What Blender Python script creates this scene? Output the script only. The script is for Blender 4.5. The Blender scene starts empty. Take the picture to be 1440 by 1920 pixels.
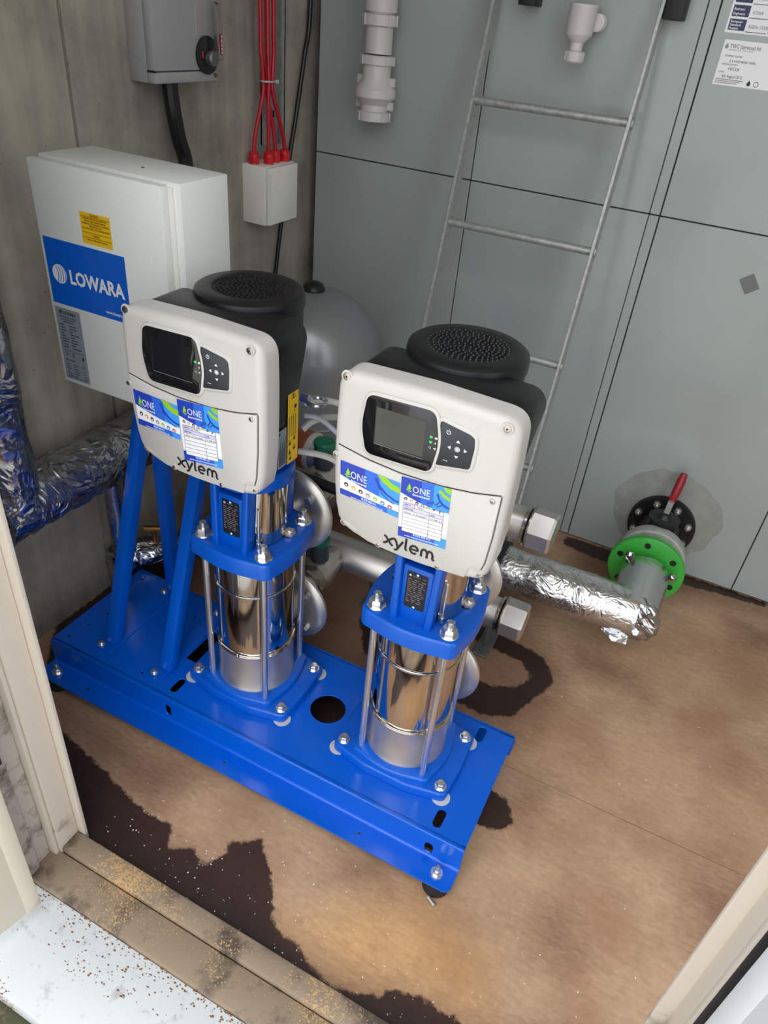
import bpy, bmesh, math, random
from mathutils import Vector, Matrix
random.seed(7)
S = bpy.context.scene
C = S.collection
PI = math.pi

# ------------------------------------------------------------------ camera
cam_d = bpy.data.cameras.new('camera')
cam = bpy.data.objects.new('camera', cam_d); C.objects.link(cam)
RX = (0.88886469, 0.44981888, 0.08707783)
DY = (0.32326329, -0.48102651, -0.81493211)
FZ = (-0.3246851, 0.75251344, -0.57297741)
cam.matrix_world = Matrix(((RX[0], -DY[0], -FZ[0], 0), (RX[1], -DY[1], -FZ[1], 0), (RX[2], -DY[2], -FZ[2], 1.36), (0, 0, 0, 1)))
cam_d.sensor_fit = 'VERTICAL'; cam_d.sensor_height = 36; cam_d.lens = 36 * 1362.48 / 1920
cam_d.clip_start = 0.02
S.camera = cam

# ------------------------------------------------------------------ world: even overcast sky
w = bpy.data.worlds.new('overcast_sky'); S.world = w; w.use_nodes = True
bg = w.node_tree.nodes['Background']
bg.inputs[1].default_value = 3.6
wn = w.node_tree.nodes; wl_ = w.node_tree.links
wt = wn.new('ShaderNodeTexCoord'); ws = wn.new('ShaderNodeSeparateXYZ'); wl_.new(wt.outputs['Generated'], ws.inputs[0])
wr = wn.new('ShaderNodeValToRGB')        # CIE overcast sky: the zenith three times as bright as the horizon
wr.color_ramp.elements[0].position = 0; wr.color_ramp.elements[0].color = (.40, .41, .42, 1)
wr.color_ramp.elements[1].position = 1; wr.color_ramp.elements[1].color = (.97, 1.0, 1.04, 1)
wl_.new(ws.outputs[2], wr.inputs[0]); wl_.new(wr.outputs[0], bg.inputs[0])
S.view_settings.view_transform = 'Standard'; S.view_settings.look = 'None'
S.view_settings.exposure = 0.2; S.view_settings.gamma = 1.0; S.view_settings.use_curve_mapping = False

# ------------------------------------------------------------------ materials
def lin(c):
    return tuple(((v / 255) / 12.92 if v / 255 <= .04045 else ((v / 255 + .055) / 1.055) ** 2.4) for v in c)
MATS = {}
def mat(name, rgb, rough=.5, metal=0, var=0.0, scale=20, bump=0.0, bscale=None, coat=0, emit=0, rvar=0.0, stretch=None, detail=4, dark=None, spec=None):
    if name in MATS: return MATS[name]
    m = bpy.data.materials.new(name); m.use_nodes = True
    nt = m.node_tree; b = nt.nodes['Principled BSDF']; L = nt.links
    c = lin(rgb)
    b.inputs['Roughness'].default_value = rough; b.inputs['Metallic'].default_value = metal
    b.inputs['Base Color'].default_value = (*c, 1)
    if coat: b.inputs['Coat Weight'].default_value = coat; b.inputs['Coat Roughness'].default_value = .08
    if spec is not None: b.inputs['Specular IOR Level'].default_value = spec
    if emit: b.inputs['Emission Color'].default_value = (*c, 1); b.inputs['Emission Strength'].default_value = emit
    tc = nt.nodes.new('ShaderNodeTexCoord'); mp = nt.nodes.new('ShaderNodeMapping'); L.new(tc.outputs['Object'], mp.inputs[0])
    if stretch: mp.inputs['Scale'].default_value = stretch
    if var or rvar:
        n = nt.nodes.new('ShaderNodeTexNoise'); n.inputs['Scale'].default_value = scale; n.inputs['Detail'].default_value = detail
        L.new(mp.outputs[0], n.inputs['Vector'])
        if var:
            r = nt.nodes.new('ShaderNodeValToRGB'); d = lin(dark) if dark else tuple(v * (1 - var) for v in c)
            r.color_ramp.elements[0].position = .3; r.color_ramp.elements[0].color = (*d, 1)
            r.color_ramp.elements[1].position = .7; r.color_ramp.elements[1].color = (*(tuple(min(1, v * (1 + var * .5)) for v in c)), 1)
            L.new(n.outputs['Fac'], r.inputs[0]); L.new(r.outputs[0], b.inputs['Base Color'])
        if rvar:
            mr = nt.nodes.new('ShaderNodeMapRange'); mr.inputs[3].default_value = max(0, rough - rvar); mr.inputs[4].default_value = rough + rvar
            L.new(n.outputs['Fac'], mr.inputs[0]); L.new(mr.outputs[0], b.inputs['Roughness'])
    if bump:
        n2 = nt.nodes.new('ShaderNodeTexNoise'); n2.inputs['Scale'].default_value = bscale or scale; n2.inputs['Detail'].default_value = 5
        L.new(mp.outputs[0], n2.inputs['Vector'])
        bp = nt.nodes.new('ShaderNodeBump'); bp.inputs['Strength'].default_value = bump; bp.inputs['Distance'].default_value = .004
        L.new(n2.outputs['Fac'], bp.inputs['Height']); L.new(bp.outputs[0], b.inputs['Normal'])
    MATS[name] = m; return m

M = {}
M['blue'] = mat('blue_enamel', (0, 90, 206), .2, var=.04, scale=8, rvar=.04, spec=.5)
M['bluecast'] = mat('blue_cast_paint', (0, 88, 198), .28, var=.05, scale=30, bump=.05, bscale=120, spec=.5)
M['chrome'] = mat('polished_steel', (214, 206, 196), .07, 1, rvar=.03, scale=6)
M['steel'] = mat('brushed_steel', (190, 184, 176), .24, 1, rvar=.07, scale=60, var=.06, stretch=(1, 1, .1))
M['satin'] = mat('satin_steel', (204, 200, 194), .36, .85, rvar=.08, scale=25, var=.08)
M['zinc'] = mat('zinc_plated', (222, 224, 224), .24, .92, var=.05, scale=25, rvar=.04)
M['galv'] = mat('galvanised', (176, 178, 175), .42, .45, var=.25, scale=90, rvar=.1, bump=.05)
M['galvdark'] = mat('galvanised_aged', (120, 123, 122), .5, .7, var=.25, scale=70)
M['foil'] = None
M['white'] = mat('white_plastic', (199, 196, 191), .34, var=.02, scale=4, bump=.02, bscale=400)
M['panelgrey'] = mat('panel_powder_coat', (236, 238, 233), .4, var=.03, scale=300, bump=.12, bscale=500)
M['black'] = mat('black_plastic', (22, 23, 26), .38, var=.1, scale=30, bump=.04, bscale=300)
M['blackm'] = mat('black_matt', (26, 27, 29), .55, var=.25, scale=40)
M['glassblk'] = mat('display_black', (14, 15, 18), .08, coat=.4)
M['lcd'] = mat('lcd_glass', (38, 41, 31), .06, var=.2, scale=12, coat=.5)
M['key'] = mat('keypad_rubber', (48, 52, 58), .5, var=.05, scale=60)
M['print_w'] = mat('print_white', (240, 240, 240), .5)
M['print_k'] = mat('print_black', (20, 20, 24), .5)
M['led_on'] = mat('green_led', (40, 215, 90), .4, emit=1.2)
M['led_off'] = mat('led_dark', (60, 64, 62), .4)
M['yellow'] = mat('yellow_label', (250, 200, 10), .42, var=.03, scale=40)
M['lblue'] = mat('label_blue', (0, 96, 210), .32, var=.03, scale=10)
M['plategrey'] = mat('label_silver', (160, 170, 182), .35, .3, var=.05, scale=30)
M['paper'] = mat('paper_white', (240, 240, 244), .45)
M['st_navy'] = mat('sticker_navy', (32, 62, 178), .4)
M['st_mid'] = mat('sticker_midblue', (44, 104, 218), .4)
M['st_sky'] = mat('sticker_sky', (62, 152, 246), .4)
M['st_green'] = mat('sticker_green', (150, 200, 20), .4)
M['st_lav'] = mat('sticker_lavender', (208, 204, 240), .5)
M['i_or'] = mat('icon_orange', (240, 165, 60), .5); M['i_pu'] = mat('icon_purple', (86, 34, 84), .5)
M['i_gr'] = mat('icon_grey', (150, 140, 140), .5); M['i_re'] = mat('icon_red', (226, 86, 60), .5); M['i_bl'] = mat('icon_blue', (70, 130, 205), .5)
M['ink'] = mat('pen_ink', (30, 34, 52), .5)
M['sheetnavy'] = mat('notice_navy', (44, 50, 92), .5)
M['red'] = mat('red_sheath', (186, 18, 40), .4, var=.08, scale=40)
M['redgl'] = mat('red_gland', (205, 28, 38), .35, var=.05, scale=60)
M['redgrip'] = mat('red_grip', (150, 24, 38), .4, var=.1, scale=40)
M['blackcab'] = mat('black_cable', (20, 21, 24), .42, var=.1, scale=30)
M['greycab'] = mat('grey_cable', (196, 194, 186), .5, var=.08, scale=50)
M['whitecab'] = mat('white_cable', (176, 180, 192), .45, var=.05, scale=50)
M['isog'] = mat('isolator_grey', (164, 163, 164), .38, var=.04, scale=20, bump=.05, bscale=300)
M['jbox'] = mat('junction_grey', (240, 238, 230), .45, var=.05, scale=12)
M['vessel'] = mat('vessel_grey', (136, 138, 140), .3, .3, var=.015, scale=4, rvar=.02, coat=.2)
M['tank'] = mat('tank_grey', (160, 168, 166), .34, var=.07, scale=3, rvar=.08, bump=.015, bscale=2, coat=.35)
M['dark'] = mat('dark_gap', (24, 24, 24), .8)
M['pvc'] = mat('white_pvc', (206, 200, 200), .35, var=.03, scale=12)
M['green'] = mat('green_flange', (60, 168, 62), .4, var=.12, scale=25)
M['greenhandle'] = mat('green_handle', (14, 120, 84), .4)
M['slate'] = mat('slate_plastic', (62, 72, 78), .5, var=.1, scale=30)
M['lug'] = mat('grey_corroded', (176, 178, 172), .6, var=.25, scale=40)
M['chip'] = mat('bare_chipped_wood', (126, 84, 64), .8, var=.25, scale=60)
M['brown'] = mat('brown_wrap', (150, 78, 50), .55, var=.2, scale=30)
M['sand'] = mat('sand_grit', (192, 166, 124), .8)
M['brass'] = mat('brass', (176, 130, 70), .35, 1, var=.1, scale=40)
M['rubber'] = mat('rubber_black', (28, 27, 28), .6, var=.2, scale=50)
M['sealant'] = mat('sealant_patch', (150, 152, 146), .7, var=.16, scale=28, bump=.2, bscale=90)
M['tape'] = mat('clear_tape', (205, 205, 200), .3, var=.1, scale=40)
M['mark'] = mat('grey_mark', (112, 114, 112), .5)

def foil_material(name, tint, crinkle, scale):
    m = bpy.data.materials.new(name); m.use_nodes = True; nt = m.node_tree; L = nt.links; b = nt.nodes['Principled BSDF']
    b.inputs['Base Color'].default_value = (*lin(tint), 1); b.inputs['Metallic'].default_value = 1; b.inputs['Roughness'].default_value = .22
    tc = nt.nodes.new('ShaderNodeTexCoord')
    n = nt.nodes.new('ShaderNodeTexNoise'); n.inputs['Scale'].default_value = scale * .35; n.inputs['Detail'].default_value = 3; n.inputs['Distortion'].default_value = 1.2
    v = nt.nodes.new('ShaderNodeTexVoronoi'); v.inputs['Scale'].default_value = scale; v.feature = 'F1'
    mx = nt.nodes.new('ShaderNodeMixRGB'); mx.inputs[0].default_value = .12
    L.new(tc.outputs['Object'], mx.inputs[1]); L.new(n.outputs['Color'], mx.inputs[2]); L.new(mx.outputs[0], v.inputs['Vector']); L.new(tc.outputs['Object'], n.inputs['Vector'])
    ad = nt.nodes.new('ShaderNodeMath'); ad.operation = 'ADD'; L.new(v.outputs['Distance'], ad.inputs[0]); L.new(n.outputs['Fac'], ad.inputs[1])
    bp = nt.nodes.new('ShaderNodeBump'); bp.inputs['Strength'].default_value = crinkle; bp.inputs['Distance'].default_value = .012
    L.new(ad.outputs[0], bp.inputs['Height']); L.new(bp.outputs[0], b.inputs['Normal'])
    return m
M['foil'] = foil_material('foil_wrap', (214, 214, 212), .22, 44)
M['foilsmooth'] = foil_material('foil_wrap_smooth', (206, 207, 204), .08, 30)
M['foilcr'] = foil_material('foil_wrap_crumpled', (190, 192, 198), .75, 26)

def painted_wood(name, rgb, dirt, amount, scale, speck=None):
    m = bpy.data.materials.new(name); m.use_nodes = True; nt = m.node_tree; L = nt.links; b = nt.nodes['Principled BSDF']
    b.inputs['Roughness'].default_value = .55
    tc = nt.nodes.new('ShaderNodeTexCoord')
    n = nt.nodes.new('ShaderNodeTexNoise'); n.inputs['Scale'].default_value = scale; n.inputs['Detail'].default_value = 8; n.inputs['Roughness'].default_value = .65
    L.new(tc.outputs['Object'], n.inputs['Vector'])
    r = nt.nodes.new('ShaderNodeValToRGB'); r.color_ramp.elements[0].position = amount; r.color_ramp.elements[0].color = (*lin(dirt), 1)
    r.color_ramp.elements[1].position = amount + .12; r.color_ramp.elements[1].color = (*lin(rgb), 1)
    L.new(n.outputs['Fac'], r.inputs[0]); out = r.outputs[0]
    if speck:
        v = nt.nodes.new('ShaderNodeTexNoise'); v.inputs['Scale'].default_value = speck[1]; v.inputs['Detail'].default_value = 2
        L.new(tc.outputs['Object'], v.inputs['Vector'])
        big = nt.nodes.new('ShaderNodeTexNoise'); big.inputs['Scale'].default_value = 7; L.new(tc.outputs['Object'], big.inputs['Vector'])
        mm = nt.nodes.new('ShaderNodeMath'); mm.operation = 'MULTIPLY'; L.new(v.outputs['Fac'], mm.inputs[0]); L.new(big.outputs['Fac'], mm.inputs[1])
        rr = nt.nodes.new('ShaderNodeValToRGB'); rr.color_ramp.elements[0].position = speck[2]; rr.color_ramp.elements[0].color = (0, 0, 0, 1)
        rr.color_ramp.elements[1].position = speck[2] + .02; rr.color_ramp.elements[1].color = (1, 1, 1, 1); L.new(mm.outputs[0], rr.inputs[0])
        mix = nt.nodes.new('ShaderNodeMixRGB'); L.new(rr.outputs[0], mix.inputs[0]); L.new(out, mix.inputs[1]); mix.inputs[2].default_value = (*lin(speck[0]), 1); out = mix.outputs[0]
    L.new(out, b.inputs['Base Color'])
    bp = nt.nodes.new('ShaderNodeBump'); bp.inputs['Strength'].default_value = .15; bp.inputs['Distance'].default_value = .004
    L.new(n.outputs['Fac'], bp.inputs['Height']); L.new(bp.outputs[0], b.inputs['Normal'])
    return m
M['frame'] = painted_wood('cream_frame_paint', (222, 212, 198), (150, 136, 120), .27, 9)
M['frameold'] = painted_wood('worn_frame_paint', (200, 192, 184), (116, 104, 94), .37, 14)
M['leaf'] = painted_wood('door_leaf_paint', (216, 208, 190), (170, 158, 138), .3, 5)
M['leafw'] = painted_wood('pale_leaf_paint', (212, 216, 220), (180, 180, 178), .3, 5)
M['sillw'] = painted_wood('white_sill_paint', (206, 210, 212), (176, 176, 174), .3, 30, speck=((134, 82, 62), 190, .405))
M['sillwood'] = painted_wood('dirty_sill_wood', (146, 128, 108), (86, 74, 64), .38, 9, speck=((196, 160, 108), 330, .335))
M['moss'] = painted_wood('mossy_ground', (120, 116, 90), (66, 68, 44), .5, 40)
M['paving'] = mat('pale_paving', (196, 192, 182), .8, var=.15, scale=6)

def concrete():
    m = bpy.data.materials.new('cast_concrete'); m.use_nodes = True; nt = m.node_tree; L = nt.links; b = nt.nodes['Principled BSDF']; b.inputs['Roughness'].default_value = .8
    tc = nt.nodes.new('ShaderNodeTexCoord')
    n1 = nt.nodes.new('ShaderNodeTexNoise'); n1.inputs['Scale'].default_value = 3; n1.inputs['Detail'].default_value = 8; n1.inputs['Roughness'].default_value = .7; L.new(tc.outputs['Object'], n1.inputs['Vector'])
    mp = nt.nodes.new('ShaderNodeMapping'); mp.inputs['Scale'].default_value = (1, 26, 1.6); L.new(tc.outputs['Object'], mp.inputs[0])
    n2 = nt.nodes.new('ShaderNodeTexNoise'); n2.inputs['Scale'].default_value = 1; n2.inputs['Detail'].default_value = 6; L.new(mp.outputs[0], n2.inputs['Vector'])
    ad = nt.nodes.new('ShaderNodeMath'); ad.operation = 'MULTIPLY_ADD'; ad.inputs[1].default_value = .45; L.new(n2.outputs['Fac'], ad.inputs[0]); L.new(n1.outputs['Fac'], ad.inputs[2])
    r = nt.nodes.new('ShaderNodeValToRGB'); e = r.color_ramp.elements
    e[0].position = .45; e[0].color = (*lin((118, 114, 105)), 1); e[1].position = .95; e[1].color = (*lin((190, 183, 168)), 1)
    k = e.new(.7); k.color = (*lin((160, 154, 142)), 1)
    L.new(ad.outputs[0], r.inputs[0])
    v = nt.nodes.new('ShaderNodeTexVoronoi'); v.inputs['Scale'].default_value = 34; L.new(tc.outputs['Object'], v.inputs['Vector'])
    rr = nt.nodes.new('ShaderNodeValToRGB'); rr.color_ramp.elements[0].position = .035; rr.color_ramp.elements[0].color = (.25, .25, .25, 1); rr.color_ramp.elements[1].position = .07
    L.new(v.outputs['Distance'], rr.inputs[0])
    mu = nt.nodes.new('ShaderNodeMixRGB'); mu.blend_type = 'MULTIPLY'; mu.inputs[0].default_value = .7; L.new(r.outputs[0], mu.inputs[1]); L.new(rr.outputs[0], mu.inputs[2])
    L.new(mu.outputs[0], b.inputs['Base Color'])
    bp = nt.nodes.new('ShaderNodeBump'); bp.inputs['Strength'].default_value = .25; bp.inputs['Distance'].default_value = .006; L.new(ad.outputs[0], bp.inputs['Height']); L.new(bp.outputs[0], b.inputs['Normal'])
    return m
M['concrete'] = concrete()
M['plaster'] = mat('painted_blockwork', (214, 212, 206), .8, var=.08, scale=6, bump=.2, bscale=40)

def plywood():
    m = bpy.data.materials.new('stained_plywood'); m.use_nodes = True; nt = m.node_tree; L = nt.links; b = nt.nodes['Principled BSDF']
    tc = nt.nodes.new('ShaderNodeTexCoord')
    mp = nt.nodes.new('ShaderNodeMapping'); mp.inputs['Scale'].default_value = (9, 30, 1); mp.inputs['Rotation'].default_value = (0, 0, .12); L.new(tc.outputs['Object'], mp.inputs[0])
    n1 = nt.nodes.new('ShaderNodeTexNoise'); n1.inputs['Scale'].default_value = 3; n1.inputs['Detail'].default_value = 9; n1.inputs['Roughness'].default_value = .6; n1.inputs['Distortion'].default_value = .8; L.new(mp.outputs[0], n1.inputs['Vector'])
    n2 = nt.nodes.new('ShaderNodeTexNoise'); n2.inputs['Scale'].default_value = 4.5; n2.inputs['Detail'].default_value = 6; L.new(tc.outputs['Object'], n2.inputs['Vector'])
    r1 = nt.nodes.new('ShaderNodeValToRGB'); r1.color_ramp.elements[0].position = .3; r1.color_ramp.elements[0].color = (*lin((172, 139, 112)), 1); r1.color_ramp.elements[1].position = .7; r1.color_ramp.elements[1].color = (*lin((198, 164, 131)), 1)
    n3 = nt.nodes.new('ShaderNodeTexNoise'); n3.inputs['Scale'].default_value = 90; n3.inputs['Detail'].default_value = 4; L.new(tc.outputs['Object'], n3.inputs['Vector'])
    m3 = nt.nodes.new('ShaderNodeMixRGB'); m3.inputs[0].default_value = .4; L.new(n1.outputs['Fac'], m3.inputs[1]); L.new(n3.outputs['Fac'], m3.inputs[2]); L.new(m3.outputs[0], r1.inputs[0])
    r2 = nt.nodes.new('ShaderNodeValToRGB'); r2.color_ramp.elements[0].position = .34; r2.color_ramp.elements[0].color = (*lin((222, 210, 203)), 1); r2.color_ramp.elements[1].position = .58; r2.color_ramp.elements[1].color = (1, 1, 1, 1)
    L.new(n2.outputs['Fac'], r2.inputs[0])
    mu = nt.nodes.new('ShaderNodeMixRGB'); mu.blend_type = 'MULTIPLY'; mu.inputs[0].default_value = 1; L.new(r1.outputs[0], mu.inputs[1]); L.new(r2.outputs[0], mu.inputs[2])
    # ochre patches (attribute), then dark stains and painted shade under the base frame (attribute: distance to outline)
    def stain_shade(attr, prev, col, amp, soft, nscale):
        at = nt.nodes.new('ShaderNodeAttribute'); at.attribute_name = attr
        n = nt.nodes.new('ShaderNodeTexNoise'); n.inputs['Scale'].default_value = nscale; n.inputs['Detail'].default_value = 6; n.inputs['Roughness'].default_value = .7
        L.new(mp.outputs[0] if nscale < 9 else tc.outputs['Object'], n.inputs['Vector'])
        s = nt.nodes.new('ShaderNodeMath'); s.operation = 'SUBTRACT'; L.new(n.outputs['Fac'], s.inputs[0]); s.inputs[1].default_value = .5
        a = nt.nodes.new('ShaderNodeMath'); a.operation = 'MULTIPLY_ADD'; L.new(s.outputs[0], a.inputs[0]); a.inputs[1].default_value = amp; L.new(at.outputs['Fac'], a.inputs[2])
        k = nt.nodes.new('ShaderNodeMapRange'); k.inputs[1].default_value = -soft; k.inputs[2].default_value = soft; k.inputs[3].default_value = 1; k.inputs[4].default_value = 0; k.clamp = True; L.new(a.outputs[0], k.inputs[0])
        mx = nt.nodes.new('ShaderNodeMixRGB'); L.new(k.outputs[0], mx.inputs[0]); L.new(prev, mx.inputs[1])
        cr = nt.nodes.new('ShaderNodeMixRGB'); cr.blend_type = 'MULTIPLY'; cr.inputs[0].default_value = 1; L.new(prev, cr.inputs[1]); cr.inputs[2].default_value = (*col, 1)
        L.new(cr.outputs[0], mx.inputs[2]); return mx.outputs[0], k.outputs[0]
    o, _ = stain_shade('ochre', mu.outputs[0], (1.22, 1.12, .82), .06, .05, 5)
    o, _ = stain_shade('damp', o, (.56, .5, .5), .14, .05, 5)
    o, k = stain_shade('stain_shade', o, (.10, .072, .08), .034, .003, 48)
    L.new(o, b.inputs['Base Color'])
    ro = nt.nodes.new('ShaderNodeMapRange'); ro.inputs[3].default_value = .6; ro.inputs[4].default_value = .5; L.new(k, ro.inputs[0]); L.new(ro.outputs[0], b.inputs['Roughness'])
    bp = nt.nodes.new('ShaderNodeBump'); bp.inputs['Strength'].default_value = .12; bp.inputs['Distance'].default_value = .003; L.new(n1.outputs['Fac'], bp.inputs['Height']); L.new(bp.outputs[0], b.inputs['Normal'])
    return m
M['ply'] = plywood()

# ------------------------------------------------------------------ mesh builder
class MB:
    def __init__(s): s.v = []; s.f = []; s.m = []; s.slots = []
    def slot(s, name):
        if name not in s.slots: s.slots.append(name)
        return s.slots.index(name)
    def add(s, vs, fs, m=None):
        k = len(s.v); s.v += [tuple(v) for v in vs]
        i = s.slot(m) if m else 0
        for f in fs: s.f.append([k + j for j in f]); s.m.append(i)
        return s
    def box(s, x0, x1, y0, y1, z0, z1, m=None):
        return s.add([(x0, y0, z0), (x1, y0, z0), (x1, y1, z0), (x0, y1, z0), (x0, y0, z1), (x1, y0, z1), (x1, y1, z1), (x0, y1, z1)],
                     [(0, 3, 2, 1), (4, 5, 6, 7), (0, 1, 5, 4), (1, 2, 6, 5), (2, 3, 7, 6), (3, 0, 4, 7)], m)
    def obox(s, c, ax, ay, az, hx, hy, hz, m=None):   # oriented box
        c = Vector(c); vs = []
        for k in (-1, 1):
            for (i, j) in ((-1, -1), (1, -1), (1, 1), (-1, 1)): vs.append(c + ax * hx * i + ay * hy * j + az * hz * k)
        return s.add(vs, [(0, 3, 2, 1), (4, 5, 6, 7), (0, 1, 5, 4), (1, 2, 6, 5), (2, 3, 7, 6), (3, 0, 4, 7)], m)
    def bar(s, a, b, w, h, side=None, m=None):        # rectangular bar from a to b
        a = Vector(a); b = Vector(b); az = (b - a).normalized(); ax = Vector(side or (1, 0, 0)); ax = (ax - az * ax.dot(az)).normalized(); ay = az.cross(ax)
        return s.obox((a + b) / 2, ax, ay, az, w / 2, h / 2, (b - a).length / 2, m)
    def lathe(s, prof, c=(0, 0, 0), axis=(0, 0, 1), n=32, m=None, ref=None, a0=0):   # prof: [(r, h)]
        az = Vector(axis).normalized(); t = Vector(ref) if ref else (Vector((1, 0, 0)) if abs(az.x) < .9 else Vector((0, 1, 0)))
        ax = (t - az * t.dot(az)).normalized(); ay = az.cross(ax); c = Vector(c); vs = []; fs = []
        for r, h in prof:
            for i in range(n):
                a = a0 + 2 * PI * i / n; vs.append(c + az * h + (ax * math.cos(a) + ay * math.sin(a)) * max(r, 1e-5))
        for j in range(len(prof) - 1):
            for i in range(n): fs.append((j * n + i, j * n + (i + 1) % n, (j + 1) * n + (i + 1) % n, (j + 1) * n + i))
        if prof[0][0] > 1e-4: fs.append(tuple(range(n - 1, -1, -1)))
        if prof[-1][0] > 1e-4: fs.append(tuple((len(prof) - 1) * n + i for i in range(n)))
        return s.add(vs, fs, m)
    def cyl(s, a, b, r, n=24, m=None, r2=None, a0=0):
        a = Vector(a); b = Vector(b); h = (b - a).length
        return s.lathe([(r, 0), (r if r2 is None else r2, h)], a, b - a, n, m, a0=a0)
    def tube(s, pts, r, n=12, m=None, caps=True, radii=None):
        P = [Vector(p) for p in pts]; vs = []; fs = []; up = None
        for i, p in enumerate(P):
            t = (P[min(i + 1, len(P) - 1)] - P[max(i - 1, 0)]).normalized()
            if up is None: up = Vector((0, 0, 1)) if abs(t.z) < .9 else Vector((1, 0, 0))
            ax = (up - t * up.dot(t)).normalized(); up = ax; ay = t.cross(ax); rr = radii[i] if radii else r
            for k in range(n): a = 2 * PI * k / n; vs.append(p + (ax * math.cos(a) + ay * math.sin(a)) * rr)
        for j in range(len(P) - 1):
            for i in range(n): fs.append((j * n + i, j * n + (i + 1) % n, (j + 1) * n + (i + 1) % n, (j + 1) * n + i))
        if caps: fs += [tuple(range(n - 1, -1, -1)), tuple((len(P) - 1) * n + i for i in range(n))]
        return s.add(vs, fs, m)
    def prism(s, pts, fn, h0, h1, m=None):            # outline pts (2D), fn(u, v, h) -> 3D
        n = len(pts); vs = [fn(u, v, h0) for u, v in pts] + [fn(u, v, h1) for u, v in pts]
        fs = [tuple(range(n - 1, -1, -1)), tuple(range(n, 2 * n))] + [(i, (i + 1) % n, n + (i + 1) % n, n + i) for i in range(n)]
        return s.add(vs, fs, m)
    def shell(s, pts, fn, h0, h1, r, rad=None, steps=4, m=None, back=True):   # rounded-edge plate: face at h1
        n = len(pts); P = [Vector(p) for p in pts]; nor = []
        for i in range(n):
            a = (P[i] - P[i - 1]).normalized(); b = (P[(i + 1) % n] - P[i]).normalized(); t = (a + b).normalized(); nor.append(Vector((t.y, -t.x)))
        area = sum(P[i].x * P[(i + 1) % n].y - P[(i + 1) % n].x * P[i].y for i in range(n)); sg = 1 if area > 0 else -1
        rings = [(h0, 0)]; sn = 1 if h1 > h0 else -1
        for k in range(steps + 1):
            a = PI / 2 * k / steps; rings.append((h1 - sn * r * (1 - math.sin(a)), 1 - math.cos(a)))
        vs = []
        for h, q in rings:
            for i in range(n):
                rr = (rad[i] if rad else r) * q; p = P[i] - nor[i] * sg * rr; vs.append(fn(p.x, p.y, h))
        fs = []; R = len(rings)
        for j in range(R - 1):
            for i in range(n): fs.append((j * n + i, j * n + (i + 1) % n, (j + 1) * n + (i + 1) % n, (j + 1) * n + i))
        fs.append(tuple((R - 1) * n + i for i in range(n)))
        if back: fs.append(tuple(range(n - 1, -1, -1)))
        return s.add(vs, fs, m)
    def build(s, name, material=None, parent=None, bevel=0, segs=2, smooth=True, angle=35, recalc=True, loc=None):
        me = bpy.data.meshes.new(name); me.from_pydata([tuple(v) for v in s.v], [], s.f)
        names = s.slots or [material]
        for nme in names: me.materials.append(M[nme] if nme else M[material])
        if s.slots:
            for i, p in enumerate(me.polygons): p.material_index = s.m[i]
        if recalc or bevel:
            bm = bmesh.new(); bm.from_mesh(me)
            if recalc: bmesh.ops.recalc_face_normals(bm, faces=bm.faces)
            if bevel:
                es = [e for e in bm.edges if len(e.link_faces) == 2 and e.calc_face_angle(0) > .6]
                bmesh.ops.bevel(bm, geom=es, offset=bevel, segments=segs, profile=.5, affect='EDGES', clamp_overlap=True)
            bm.to_mesh(me); bm.free()
        if smooth:
            me.shade_smooth(); me.set_sharp_from_angle(angle=math.radians(angle))
        o = bpy.data.objects.new(name, me); C.objects.link(o)
        if parent: o.parent = parent
        if loc: o.location = loc
        return o

def tag(o, label, cat, group=None):
    o['label'] = label; o['category'] = cat
    if group: o['group'] = group
    return o
def thing(name, loc, label, cat, group=None):
    o = bpy.data.objects.new(name, None); C.objects.link(o); o.location = loc; o.empty_display_size = .05
    return tag(o, label, cat, group)
def struct(o): o['kind'] = 'structure'; return o
def keep(o, root):          # o was modelled in world coordinates: parent it without moving it
    o.parent = root; o.location = tuple(-v for v in root.location) if root.parent is None else o.location
    return o
def copy_tree(o, parent=None):
    c = o.copy(); C.objects.link(c); c.parent = parent
    for ch in list(o.children): copy_tree(ch, c)
    return c
def fillet(pts, radii, seg=6):
    out = []; n = len(pts)
    for i in range(n):
        p = Vector(pts[i]); a = Vector(pts[i - 1]); b = Vector(pts[(i + 1) % n]); r = radii if isinstance(radii, (int, float)) else radii[i]
        if r <= 0: out.append(tuple(p)); continue
        d1 = (a - p).normalized(); d2 = (b - p).normalized(); ang = math.acos(max(-1, min(1, d1.dot(d2)))); t = min(r / math.tan(ang / 2), (a - p).length * .49, (b - p).length * .49)
        p1 = p + d1 * t; p2 = p + d2 * t
        for k in range(seg + 1):
            q = k / seg; out.append(tuple((1 - q) ** 2 * p1 + 2 * q * (1 - q) * p + q * q * p2))
    return out
def spline(pts, n=8):
    P = [Vector(p) for p in pts]; P = [P[0] * 2 - P[1]] + P + [P[-1] * 2 - P[-2]]; out = []
    for i in range(1, len(P) - 2):
        for k in range(n):
            t = k / n; a, b, c, d = P[i - 1], P[i], P[i + 1], P[i + 2]
            out.append(.5 * ((2 * b) + (c - a) * t + (2 * a - 5 * b + 4 * c - d) * t * t + (3 * b - a - 3 * c + d) * t ** 3))
    out.append(P[-2]); return out
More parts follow.
